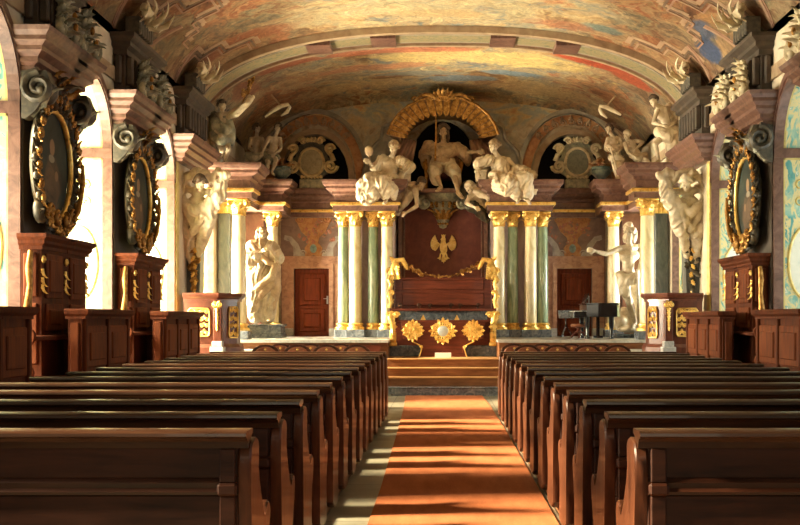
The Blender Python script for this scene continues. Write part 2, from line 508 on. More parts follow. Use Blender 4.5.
    def build(self, name, mat, parent=None, smooth=40, loc=None, kind=None):
        bmesh.ops.recalc_face_normals(self.bm, faces=self.bm.faces[:])
        if parent is not None:
            self.bm.transform(world_of(parent).inverted())
        elif loc is not None:
            self.bm.transform(Mx.Translation(-V(loc)))
        me = bpy.data.meshes.new(name)
        self.bm.to_mesh(me)
        self.bm.free()
        return place(me, name, mat, parent, smooth, loc, kind)


def world_of(o):
    M = Mx.LocRotScale(o.location, o.rotation_euler, o.scale)
    return world_of(o.parent) @ M if o.parent else M


def place(me, name, mat, parent=None, smooth=40, loc=None, kind=None):
    if smooth:
        for p in me.polygons:
            p.use_smooth = True
        if smooth < 180:
            me.set_sharp_from_angle(angle=math.radians(smooth))
    me.materials.append(MAT[mat] if isinstance(mat, str) else mat)
    o = bpy.data.objects.new(name, me)
    C.objects.link(o)
    if parent is not None:
        o.parent = parent
    elif loc is not None:
        o.location = loc
    if kind:
        o['kind'] = kind
    return o


def tag(o, label, cat, group=None, kind=None):
    o['label'] = label
    o['category'] = cat
    if group:
        o['group'] = group
    if kind:
        o['kind'] = kind
    return o


def thing(name, label, cat, loc=(0, 0, 0), rotz=0.0, group=None):
    o = bpy.data.objects.new(name, None)
    C.objects.link(o)
    o.empty_display_size = .1
    o.location = loc
    o.rotation_euler = (0, 0, rotz)
    return tag(o, label, cat, group)


def struct_empty(name, loc=(0, 0, 0)):
    o = bpy.data.objects.new(name, None)
    C.objects.link(o)
    o.empty_display_size = .1
    o.location = loc
    o['kind'] = 'structure'
    return o


def dup(root, loc=None, rotz=None, label=None, mirror=False, group=None, scale=None):
    def cp(o, par):
        c = o.copy()
        C.objects.link(c)
        c.parent = par
        for ch in o.children:
            cp(ch, c)
        return c
    r = cp(root, None)
    if loc is not None:
        r.location = loc
    if rotz is not None:
        r.rotation_euler = (0, 0, rotz)
    if mirror:
        r.location.x = -root.location.x if loc is None else loc[0]
        r.scale = (-1, 1, 1)
        r.rotation_euler.z = -r.rotation_euler.z
    if scale is not None:
        r.scale = scale
    if label:
        r['label'] = label
    if group:
        r['group'] = group
    return r


# ------------------------------------------------------------------ sculpting
def caps(p, q, a, b=None):
    return ('c', V(p), V(q), a, a if b is None else b)


def chain(ps, rs):
    rs = rs if isinstance(rs, (list, tuple)) else [rs] * len(ps)
    return [caps(ps[i], ps[i + 1], rs[i], rs[i + 1]) for i in range(len(ps) - 1)]


def blob(c, r, rot=None):
    return ('e', V(c), r, rot)


def sculpt(prims, name, mat, parent, vox=.012, smooth=3, fold=0.0, freq=9.0, axis=(0, 0, 1), seed=0.0):
    """Fuse overlapping rounded forms into ONE continuous surface, relax it and optionally carve drapery folds along an axis."""
    mb = MB()
    for p in prims:
        if p[0] == 'c':
            _, a, b, ra, rb = p
            d = (b - a)
            if d.length < 1e-5:
                mb.ell(a, ra)
                continue
            n = 10
            pts, rad = [], []
            u = d.normalized()
            for i in range(6):
                an = PI / 2 * i / 5
                pts.append(a - u * (ra * math.cos(an)))
                rad.append(max(.001, ra * math.sin(an)))
            for i in range(6):
                an = PI / 2 * i / 5
                pts.append(b + u * (rb * math.sin(an)))
                rad.append(max(.001, rb * math.cos(an)))
            mb.tube(pts, rad, n)
        else:
            mb.ell(p[1], p[2], p[3], 2)
    bmesh.ops.recalc_face_normals(mb.bm, faces=mb.bm.faces[:])
    me = bpy.data.meshes.new(name + '_src')
    mb.bm.to_mesh(me)
    mb.bm.free()
    o = bpy.data.objects.new(name + '_src', me)
    C.objects.link(o)
    md = o.modifiers.new('r', 'REMESH')
    md.mode = 'VOXEL'
    md.voxel_size = vox
    dg = bpy.context.evaluated_depsgraph_get()
    new = bpy.data.meshes.new_from_object(o.evaluated_get(dg))
    bpy.data.objects.remove(o)
    bpy.data.meshes.remove(me)
    bm = bmesh.new()
    bm.from_mesh(new)
    bpy.data.meshes.remove(new)
    for _ in range(smooth):
        bmesh.ops.smooth_vert(bm, verts=bm.verts[:], factor=.5, use_axis_x=True, use_axis_y=True, use_axis_z=True)
    if fold:
        bm.normal_update()
        ax = V(axis).normalized()
        for v in bm.verts:
            p = v.co
            al = ax * p.dot(ax)
            q = (p - al) * freq + al * (freq * .22) + V((seed, seed * .7, 0))
            q += V((noise.noise(p * 3.1), noise.noise(p * 3.1 + V((5, 5, 5))), 0)) * 1.2
            k = 1 - abs(noise.noise(q)) * 2.6
            v.co += v.normal * (fold * k)
        bmesh.ops.smooth_vert(bm, verts=bm.verts[:], factor=.3, use_axis_x=True, use_axis_y=True, use_axis_z=True)
    if parent is not None:
        bm.transform(world_of(parent).inverted())
    me = bpy.data.meshes.new(name)
    bm.to_mesh(me)
    bm.free()
    return place(me, name, mat, parent, 180)


def head_prims(c, face, s, tilt=0.0):
    c, f = V(c), V(face).normalized()
    r = f.cross(V((0, 0, 1))).normalized()
    u = r.cross(f).normalized()
    if tilt:
        R = Mx.Rotation(tilt, 3, f)
        r, u = R @ r, R @ u
    rot = Mx((r, f, u)).transposed()
    L = lambda x, y, z: c + (r * x + f * y + u * z) * s
    pr = [blob(L(0, -.005, .02), (.076 * s, .096 * s, .1 * s), rot), caps(L(0, .02, -.03), L(0, .05, -.085), .06 * s, .034 * s),
          caps(L(0, .088, .02), L(0, .112, -.026), .011 * s, .017 * s), caps(L(-.045, .082, .032), L(.045, .082, .032), .015 * s),
          caps(L(-.024, .078, -.062), L(.024, .078, -.062), .013 * s), caps(L(-.02, .075, -.078), L(.02, .075, -.078), .012 * s),
          blob(L(0, .07, -.105), .024 * s), blob(L(-.034, .078, .008), .014 * s), blob(L(.034, .078, .008), .014 * s),
          blob(L(-.045, .055, -.03), .03 * s), blob(L(.045, .055, -.03), .03 * s)]
    for k in (-1, 1):
        pr.append(caps(L(.078 * k, -.01, .02), L(.076 * k, 0, -.025), .016 * s, .011 * s))
    return pr, L


def hand_prims(w, d, n, s, curl=.5, side=1):
    """Palm, four unequal bent fingers and a thumb leaving the palm's side. d: along the hand, n: back-of-hand normal."""
    w, d = V(w), V(d).normalized()
    n = V(n)
    n = (n - d * n.dot(d))
    n = n.normalized() if n.length > 1e-4 else frame_of(d)[0]
    x = d.cross(n) * side
    pr = [caps(w, w + d * .05 * s, .027 * s, .03 * s), caps(w + d * .06 * s - x * .022 * s, w + d * .06 * s + x * .022 * s, .021 * s)]
    for i, L in enumerate((.07, .08, .074, .058)):
        b = w + (d * .075 + x * (-.033 + .022 * i)) * s
        e1 = b + (d * math.cos(curl * .6) - n * math.sin(curl * .6)) * (L * .5 * s) + x * (-.006 + .004 * i) * s
        e2 = e1 + (d * math.cos(curl * 1.5) - n * math.sin(curl * 1.5)) * (L * .5 * s)
        pr += [caps(b, e1, .0115 * s, .0105 * s), caps(e1, e2, .0105 * s, .009 * s)]
    b = w + (d * .025 - x * .025) * s
    e1 = b + (d * .03 - x * .03 - n * .012) * s
    pr += [caps(b, e1, .015 * s, .012 * s), caps(e1, e1 + (d * .032 - x * .006 - n * .012) * s, .012 * s, .0095 * s)]
    return pr


def body(J, s=1.0, face=(0, -1, -.1), tilt=0.0, child=False, female=False):
    """One continuous nude figure from its joints (l/r are the viewer's left and right)."""
    J = {k: V(v) for k, v in J.items()}
    k = 1.22 if child else 1.0
    w = .9 if female else 1.0
    pr, L = head_prims(J['head'], face, s * (1.12 if child else 1.0), tilt)
    ch, pe = J['chest'], J['pelvis']
    wa = J.get('waist', (ch + pe) / 2)
    sh = (J['ls'] + J['rs']) / 2
    pr += [caps(J['head'] - V((0, 0, .07 * s)), sh + V((0, 0, .02 * s)), .05 * s, .06 * s)]
    acr = (J['rs'] - J['ls']).normalized()
    pr += [caps(ch - acr * .07 * s, ch + acr * .07 * s, .115 * s * w), caps(sh - acr * .1 * s, sh + acr * .1 * s, .07 * s), caps(sh, ch, .09 * s, .12 * s),
           caps(ch, wa, .125 * s * w, .105 * s * k * w), caps(wa, pe, .11 * s * k, .135 * s)]
    hips = [J[q] for q in ('lh', 'rh') if q in J]
    if len(hips) == 2:
        pr.append(caps(hips[0], hips[1], .1 * s))
    f = V(face)
    f.z = 0
    f = f.normalized() if f.length > .01 else V((0, -1, 0))
    if female:
        for q in (-1, 1):
            pr.append(blob(ch + acr * .075 * q * s + f * .1 * s, .058 * s))
    else:
        for q in (-1, 1):
            pr.append(blob(ch + acr * .07 * q * s + f * .075 * s + V((0, 0, .03 * s)), (.07 * s, .05 * s, .055 * s)))
    for a, sd in (('l', 1), ('r', -1)):
        S, E, W = J.get(a + 's'), J.get(a + 'e'), J.get(a + 'w')
        if E is not None:
            pr += [blob(S, .066 * s), caps(S, (S + E) / 2, .056 * s * k, .05 * s * k), caps((S + E) / 2, E, .05 * s * k, .041 * s)]
            if W is not None:
                m = E + (W - E) * .3
                pr += [caps(E, m, .042 * s, .045 * s * k), caps(m, W, .045 * s * k, .028 * s)]
                d = W - E
                pr += hand_prims(W, d, J.get(a + 'n', V((0, -1, .3))), s * 1.05, .6, sd)
        H, K, A, T = J.get(a + 'h'), J.get(a + 'k'), J.get(a + 'a'), J.get(a + 't')
        if H is not None and K is not None:
            pr += [blob(H, .1 * s), caps(H, K, .092 * s * k, .06 * s * k), blob(K, .06 * s)]
            if A is not None:
                m = K + (A - K) * .32
                pr += [caps(K, m, .055 * s, .06 * s * k), caps(m, A, .06 * s * k, .036 * s)]
                if T is not None:
                    d = (T - A)
                    pr += [blob(A, .04 * s), caps(A + V((0, 0, -.02 * s)), A + d * .55, .042 * s, .04 * s), caps(A + d * .5, T, .042 * s, .026 * s)]
                    sd2 = d.cross(V((0, 0, 1)))
                    if sd2.length > 1e-4:
                        sd2.normalize()
                        for i in range(5):
                            o = sd2 * ((-.032 + .016 * i) * s)
                            pr.append(caps(A + d * .8 + o, T + o * .9, .013 * s, .012 * s))
    return pr, L


def curls(L, n=46, r=.03, beard=False, long=False, seed=1, s=1.0, back=False):
    rnd = random.Random(seed)
    pr = []
    for i in range(n):
        th = rnd.uniform(0, 2 * PI)
        ph = rnd.uniform(0, 1.75 if not long else 2.2)
        x, z = math.sin(ph) * math.cos(th), math.cos(ph)
        y = math.sin(ph) * math.sin(th)
        if y > .35 and z < .55:
            continue
        a = L(.085 * x, .1 * y - .01, .03 + .105 * z)
        b = L(.095 * x + rnd.uniform(-.03, .03), .11 * y - .015, .03 + .11 * z - .03)
        pr.append(caps(a, b, r * s, r * s * .8))
    if long:
        for k in (-1, 1):
            for j in range(3):
                pr += chain([L(.08 * k, -.03 - .03 * j, -.02), L(.1 * k, -.03 - .02 * j, -.09), L(.085 * k, -.02 - .02 * j, -.17), L(.1 * k, -.03, -.22)], [.035 * s, .034 * s, .03 * s, .016 * s])
    if beard:
        for j in range(14):
            x = rnd.uniform(-.06, .06)
            pr += chain([L(x, .06, -.07), L(x * 1.1, .085, -.13), L(x * .8 + rnd.uniform(-.02, .02), .075, -.2)], [.026 * s, .026 * s, .013 * s])
    return pr
# ------------------------------------------------------------------ the hall's shell
WX, WO = 4.9, 6.05            # wall face, outer face
Y0, Y1 = -5.0, 27.0           # rear wall, end wall
ARCHES = [(3.85, 1.0), (7.55, 1.0), (11.37, 1.12), (14.95, 1.0), (18.65, 1.0)] + [(22.2, .8), (24.75, .55)]      # centre, half width; last one unseen, added to light the end bay
PIERS = [(8.55, 10.25), (12.49, 13.95), (15.95, 17.65), (19.65, 21.4)]
SPRING, SILL = 4.0, .9
VA, VS, VR, VN = 5.05, 5.2, 2.05, 2.4


def vz(x):
    return VS + VR * max(0.0, 1 - (abs(x) / VA) ** VN) ** (1 / VN)


def shell():
    # floor
    MB().box(-6.6, 6.6, Y0 - .2, Y1 + .2, -.15, 0).build('floor', 'floor', kind='structure', smooth=0)
    for s, nm in ((-1, 'left'), (1, 'right')):
        # wall with arched openings: piers, parapets and stepped spandrels as one solid run
        mb = MB()
        xs = (s * WX, s * WO)
        x0, x1 = min(xs), max(xs)
        y = Y0
        for yc, hw in ARCHES:
            mb.box(x0, x1, y, yc - hw, 0, 5.9)
            mb.box(x0, x1, yc - hw, yc + hw, 0, SILL)
            n = 20
            prev = None
            for i in range(n + 1):
                a = PI * i / n
                q = (yc - hw * math.cos(a), SPRING + hw * math.sin(a))
                if prev:
                    mb.prism([prev, q, (q[0], 5.9), (prev[0], 5.9)], 'yz', x0, x1)
                prev = q
            y = yc + hw
        mb.box(x0, x1, y, Y1, 0, 5.9)
        mb.build('wall_' + nm, 'plaster', kind='structure', smooth=30)
        # window in every opening: frame, mullions, pane
        for i, (yc, hw) in enumerate(ARCHES):
            xw = s * (WO - .13)
            root = struct_empty('window_%d' % (i + 1 + (8 if s > 0 else 0)), (xw, yc, SILL))
            arc = [(yc - hw * math.cos(PI * j / 16), SPRING + hw * math.sin(PI * j / 16)) for j in range(17)]
            out = [(yc - hw, SILL)] + arc + [(yc + hw, SILL)]
            g = MB().prism(out, 'yz', xw - .004, xw + .004).build('pane', 'glass', root, smooth=0)
            m = MB()
            m.tube([(xw, a, b) for a, b in out], .045, 6, closed=True)
            for t in (-.34, .34):
                m.box(xw - .02, xw + .02, yc + t * hw - .022, yc + t * hw + .022, SILL, SPRING + hw * math.sqrt(1 - t * t) - .01)
            for z in (1.5, 2.1, 2.7, 3.3, SPRING, 4.5):
                h = hw if z <= SPRING else math.sqrt(max(.01, hw * hw - (z - SPRING) ** 2))
                m.box(xw - .018, xw + .018, yc - h, yc + h, z - .015, z + .015)
            m.build('window_bar', 'lead', root, smooth=0)
        # painted reveals: pink frame, turquoise panels, pale medallion on both jambs and the soffit
        for i, (yc, hw) in enumerate(ARCHES):
            root = struct_empty('trim_%d' % (i + 1 + (8 if s > 0 else 0)), (s * WX, yc, SILL))
            e = .012
            xi, xo = s * (WX + .0), s * (WO - .22)
            pan = MB()
            frm = MB()
            med = MB()
            yel = MB()
            for d in (-1, 1):
                yj = yc + d * hw
                def slab(m, xa, xb, za, zb, t):
                    m.box(min(xa, xb), max(xa, xb), min(yj, yj - d * t), max(yj, yj - d * t), za, zb)
                slab(pan, s * (WX + .1), xo, SILL, SPRING - .06, e)
                slab(frm, s * (WX - .012), s * (WX + .13), SILL, SPRING, .03)
                slab(frm, s * (WO - .3), xo, SILL, SPRING, .03)
                slab(frm, s * (WX - .012), xo, SPRING - .1, SPRING + .04, .045)
                slab(frm, s * (WX + .1), xo, SILL, SILL + .12, .03)
                for xa in (WX + .13, WO - .325):
                    slab(yel, s * xa, s * (xa + .025), SILL + .12, SPRING - .1, .018)
                slab(yel, s * (WX + .13), s * (WO - .3), SPRING - .13, SPRING - .1, .018)
                cx = s * (WX + .48)
                yy = yj - d * .014
                oval = lambda rx, rz: [(cx + rx * math.cos(2 * PI * j / 28), 2.35 + rz * math.sin(2 * PI * j / 28)) for j in range(28)]
                med.prism(oval(.25, .52), 'xz', yy - .006, yy + .006)
                yel.tube([(a, yy, b) for a, b in oval(.27, .54)], .022, 6, closed=True)
                for z in (3.25, 3.5):
                    yel.scroll((cx - .1, yy, z), .09, (1, 0, 0), (0, 0, 1), 1.2, .016)
                    yel.scroll((cx + .1, yy, z), .09, (-1, 0, 0), (0, 0, 1), 1.2, .016)
            # soffit
            n = 20
            for k in range(n):
                a0, a1 = PI * k / n, PI * (k + 1) / n
                def seg(m, xa, xb, t, lo=0.0):
                    R = hw
                    m.prism([(yc - (R - lo) * math.cos(a0), SPRING + (R - lo) * math.sin(a0)), (yc - (R - lo) * math.cos(a1), SPRING + (R - lo) * math.sin(a1)),
                             (yc - (R - t) * math.cos(a1), SPRING + (R - t) * math.sin(a1)), (yc - (R - t) * math.cos(a0), SPRING + (R - t) * math.sin(a0))],
                            'yz', min(xa, xb), max(xa, xb))
                seg(pan, s * (WX + .1), xo, e)
                seg(frm, s * (WX - .012), s * (WX + .13), .03)
                seg(frm, s * (WO - .3), xo, .03)
                seg(yel, s * (WX + .13), s * (WX + .16), .018)
                seg(yel, s * (WO - .33), s * (WO - .3), .018)
                # face archivolt
                seg(frm, s * (WX - .03), s * WX, -.1, -.0)
            pan.build('reveal_panel', 'niche', root, smooth=30)
            frm.build('reveal_frame', 'pink', root, smooth=30)
            med.build('painted_medallion', 'medal', root, smooth=0)
            yel.build('yellow_border', 'olive_gold', root, smooth=40)
    # rear wall
    MB().box(-WO, WO, Y0 - .2, Y0, 0, 7.5).build('wall_front', 'pink_d', kind='structure', smooth=0)
    # vault
    mb = MB()
    ny, nx = 40, 56
    prof = []
    for i in range(nx + 1):
        a = -PI / 2 + PI * i / nx
        sx, cx = math.sin(a), math.cos(a)
        prof.append((VA * math.copysign(abs(sx) ** (2 / VN), sx), VS + VR * max(0, cx) ** (2 / VN)))
    grid = []
    for j in range(ny + 1):
        y = Y0 + (Y1 + .2 - Y0) * j / ny
        grid.append((mb.pts([(x, y, z) for x, z in prof]), mb.pts([(x * 1.05, y, z + .25) for x, z in prof])))
    for j in range(ny):
        (a, b), (c, d) = grid[j], grid[j + 1]
        for i in range(nx):
            mb.face([a[i], c[i], c[i + 1], a[i + 1]])
            mb.face([b[i], b[i + 1], d[i + 1], d[i]])
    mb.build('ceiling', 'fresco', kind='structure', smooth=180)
    # slab that shuts the strip between vault foot and wall head
    for s, nm in ((-1, 'left'), (1, 'right')):
        MB().box(min(s * 4.9, s * 6.1), max(s * 4.9, s * 6.1), Y0, Y1 + .2, 5.72, 5.95).build('trim_wallhead', 'impost', kind='structure', smooth=0)
        MB().box(min(s * 4.86, s * 5.06), max(s * 4.86, s * 5.06), Y0, Y1, 5.06, 5.26).build('trim_springing', 'arch_tan', kind='structure', smooth=0)

    # transverse arch: a band with moulded rims
    def rib(y0, y1, drop, mat, parent, name, x_lo=0.0, x_hi=9):
        m = MB()
        prev = None
        N = 64
        for i in range(N + 1):
            a = -PI / 2 + PI * i / N
            sx, cx = math.sin(a), math.cos(a)
            x, z = VA * math.copysign(abs(sx) ** (2 / VN), sx), VS + VR * max(0, cx) ** (2 / VN)
            d = V((x / VA ** 2 * 3, 0, max(.05, z - VS + .4))).normalized()
            p = V((x, 0, z))
            q = p - d * drop
            p = p + d * .03
            cur = m.pts([(p.x, y0, p.z), (q.x, y0, q.z), (q.x, y1, q.z), (p.x, y1, p.z)])
            if prev and x_lo <= abs(x) <= x_hi:
                for k in range(4):
                    m.face([prev[k], cur[k], cur[(k + 1) % 4], prev[(k + 1) % 4]])
            prev = cur
        return m.build(name, mat, parent, smooth=50)
    r = struct_empty('trim_transverse_arch', (0, 21.1, VS))
    rib(21.05, 21.2, .13, 'arch_tan', r, 'rim_moulding')
    rib(21.2, 21.32, .09, 'arch_grey', r, 'rim_fillet')
    rib(21.32, 22.2, .05, 'pink_d', r, 'arch_band')
    rib(21.45, 22.06, .07, 'arch_grey', r, 'arch_panel')
    rib(21.52, 21.99, .075, 'bandpaint', r, 'painted_panel')
    rib(22.2, 22.3, .1, 'arch_tan', r, 'rim_moulding')
    for s in (-1, 1):
        m = MB()
        for xa in (.95, 2.25):
            m.box(min(s * xa, s * (xa + .5)), max(s * xa, s * (xa + .5)), 21.4, 22.12, vz(xa + .25) - .13, vz(xa + .25) + .02)
        m.build('boss_panel', 'pink', r, smooth=0)

    # feigned stepped cornices on both flanks of the vault, in low relief
    def vp(a, y, s, off=0.0):
        sx, cx = math.sin(a), math.cos(a)
        x, z = VA * abs(sx) ** (2 / VN), VS + VR * max(0, cx) ** (2 / VN)
        nx, nz = x / VA ** 2, max(.02, (z - VS + .25)) / VR ** 2
        L = math.hypot(nx, nz)
        return V((s * (x - off * nx / L), y, z - off * nz / L))
    for s in (-1, 1):
        r = struct_empty('trim_vault_cornice', (s * 3.5, 16, 6))
        for j, yb in enumerate((9.6, 13.3, 17.0, 19.9)):
            zig = [(1.2, -.6), (1.02, -.6), (1.02, -.15), (.88, -.15), (.88, .35), (.72, .35), (.72, 1.0), (.88, 1.0), (.88, 1.5), (1.0, 1.5), (1.0, 1.9)] if j < 3 else [(1.15, -.5), (1.0, -.5), (1.0, -.1), (.86, -.1), (.86, .35), (.7, .35), (.7, .8)]
            for k, (mt, wd, of) in enumerate((('fresco_tan', .13, .008), ('fresco_brown', .06, .012), ('fresco_rose', .05, .016))):
                m = MB()
                for (a0, y0), (a1, y1) in zip(zig, zig[1:]):
                    d = .02 + .045 * k
                    a0, a1 = a0 + d * .6, a1 + d * .6
                    y0, y1 = yb + y0 + .1 * k, yb + y1 + .1 * k
                    n = 4
                    for i in range(n):
                        p, q = i / n, (i + 1) / n
                        aa, ab = a0 + (a1 - a0) * p, a0 + (a1 - a0) * q
                        ya, yb2 = y0 + (y1 - y0) * p, y0 + (y1 - y0) * q
                        if abs(a1 - a0) > 1e-4:
                            c = [vp(aa, ya - wd / 2, s, of), vp(ab, ya - wd / 2, s, of), vp(ab, ya + wd / 2, s, of), vp(aa, ya + wd / 2, s, of)]
                            e = [vp(aa, ya - wd / 2, s, -.02), vp(ab, ya - wd / 2, s, -.02), vp(ab, ya + wd / 2, s, -.02), vp(aa, ya + wd / 2, s, -.02)]
                        else:
                            h = wd / 9
                            c = [vp(aa - h, ya, s, of), vp(aa + h, ya, s, of), vp(aa + h, yb2, s, of), vp(aa - h, yb2, s, of)]
                            e = [vp(aa - h, ya, s, -.02), vp(aa + h, ya, s, -.02), vp(aa + h, yb2, s, -.02), vp(aa - h, yb2, s, -.02)]
                        A, B = m.pts(c), m.pts(e)
                        m.face(A)
                        m.face(B[::-1])
                        for w in range(4):
                            m.face([A[w], A[(w + 1) % 4], B[(w + 1) % 4], B[w]])
                m.build('stepped_moulding', mt, r, smooth=0)
        # raking ribs that climb from the imposts
        for a, b in PIERS:
            for yy, sl in ((a + .15, -.5), (b - .1, .5)):
                m = MB()
                for wd, of in ((.16, .01), (.08, .02)):
                    pa = [1.36 - .045 * i for i in range(9)]
                    for i in range(8):
                        ya, yb2 = yy + sl * i / 8, yy + sl * (i + 1) / 8
                        c = [vp(pa[i], ya - wd / 2, s, of), vp(pa[i + 1], yb2 - wd / 2, s, of), vp(pa[i + 1], yb2 + wd / 2, s, of), vp(pa[i], ya + wd / 2, s, of)]
                        e = [vp(pa[i], ya - wd / 2, s, -.02), vp(pa[i + 1], yb2 - wd / 2, s, -.02), vp(pa[i + 1], yb2 + wd / 2, s, -.02), vp(pa[i], ya + wd / 2, s, -.02)]
                        A, B = m.pts(c), m.pts(e)
                        m.face(A)
                        m.face(B[::-1])
                        for w in range(4):
                            m.face([A[w], A[(w + 1) % 4], B[(w + 1) % 4], B[w]])
                m.build('raking_rib', 'fresco_rose', r, smooth=0)

    # stall platforms, side platforms of the dais, dais
    for s in (-1, 1):
        MB().box(min(s * 4.05, s * WX), max(s * 4.05, s * WX), Y0, 19.0, 0, .85).build('stall_platform', 'stall', kind='structure', smooth=0)
        MB().box(min(s * .9, s * 3.55), max(s * .9, s * 3.55), 4.4, 17.0, 0, .06, .01).build('pew_platform', 'stepwood', kind='structure', smooth=0)
        # side platform
        m = struct_empty('side_platform', (s * 3, 22.5, 0))
        b = MB()
        b.box(min(s * 1.16, s * WX), max(s * 1.16, s * WX), 22.3, Y1, 0, 1.03)
        b.box(min(s * 3.5, s * WX), max(s * 3.5, s * WX), 19.0, 22.3, 0, .84)
        b.build('platform_riser', 'stepwood', m, smooth=0)
        b = MB()
        b.box(min(s * 1.14, s * WX), max(s * 1.14, s * WX), 22.26, Y1, 1.03, 1.09)
        b.box(min(s * 3.46, s * WX), max(s * 3.46, s * WX), 18.97, 22.26, .84, .9)
        b.build('platform_edge', 'paleplinth', m, smooth=0)
        b = MB()
        for k in range(4):
            xa = 1.3 + k * .56
            b.box(min(s * xa, s * (xa + .46)), max(s * xa, s * (xa + .46)), 22.27, 22.31, .75, .98)
        b.build('riser_panel', 'redwood', m, smooth=0)
    # steps up to the dais
    for k, (y, z) in enumerate(((21.3, .177), (21.6, .354), (21.9, .53), (22.2, .707))):
        st = struct_empty('dais_step', (0, y, 0))
        top = 27.0 if k == 3 else y + .32
        MB().box(-1.15, 1.15, y, top, 0 if k == 0 else z - .18, z - .028).build('riser', 'plinth' if k == 0 else 'stepwood', st, smooth=0)
        MB().box(-1.15, 1.15, y - .03, top, z - .028, z, .008).build('tread', 'plinth' if k == 0 else 'tread', st, smooth=0)
    # carpet runner
    mb = MB()
    L = [(4.0, -.55), (9.5, -.555), (14.5, -.61), (18.5, -.67), (21.24, -.74)]
    R = [(4.0, .85), (9.5, .85), (14.5, .85), (18.5, .82), (21.24, .77)]
    mb.prism([(x, y) for y, x in L] + [(x, y) for y, x in R[::-1]], 'xy', .001, .016)
    tag(mb.build('carpet_runner', 'carpet', smooth=0), 'long plain orange carpet runner laid down the aisle between the pews', 'carpet')


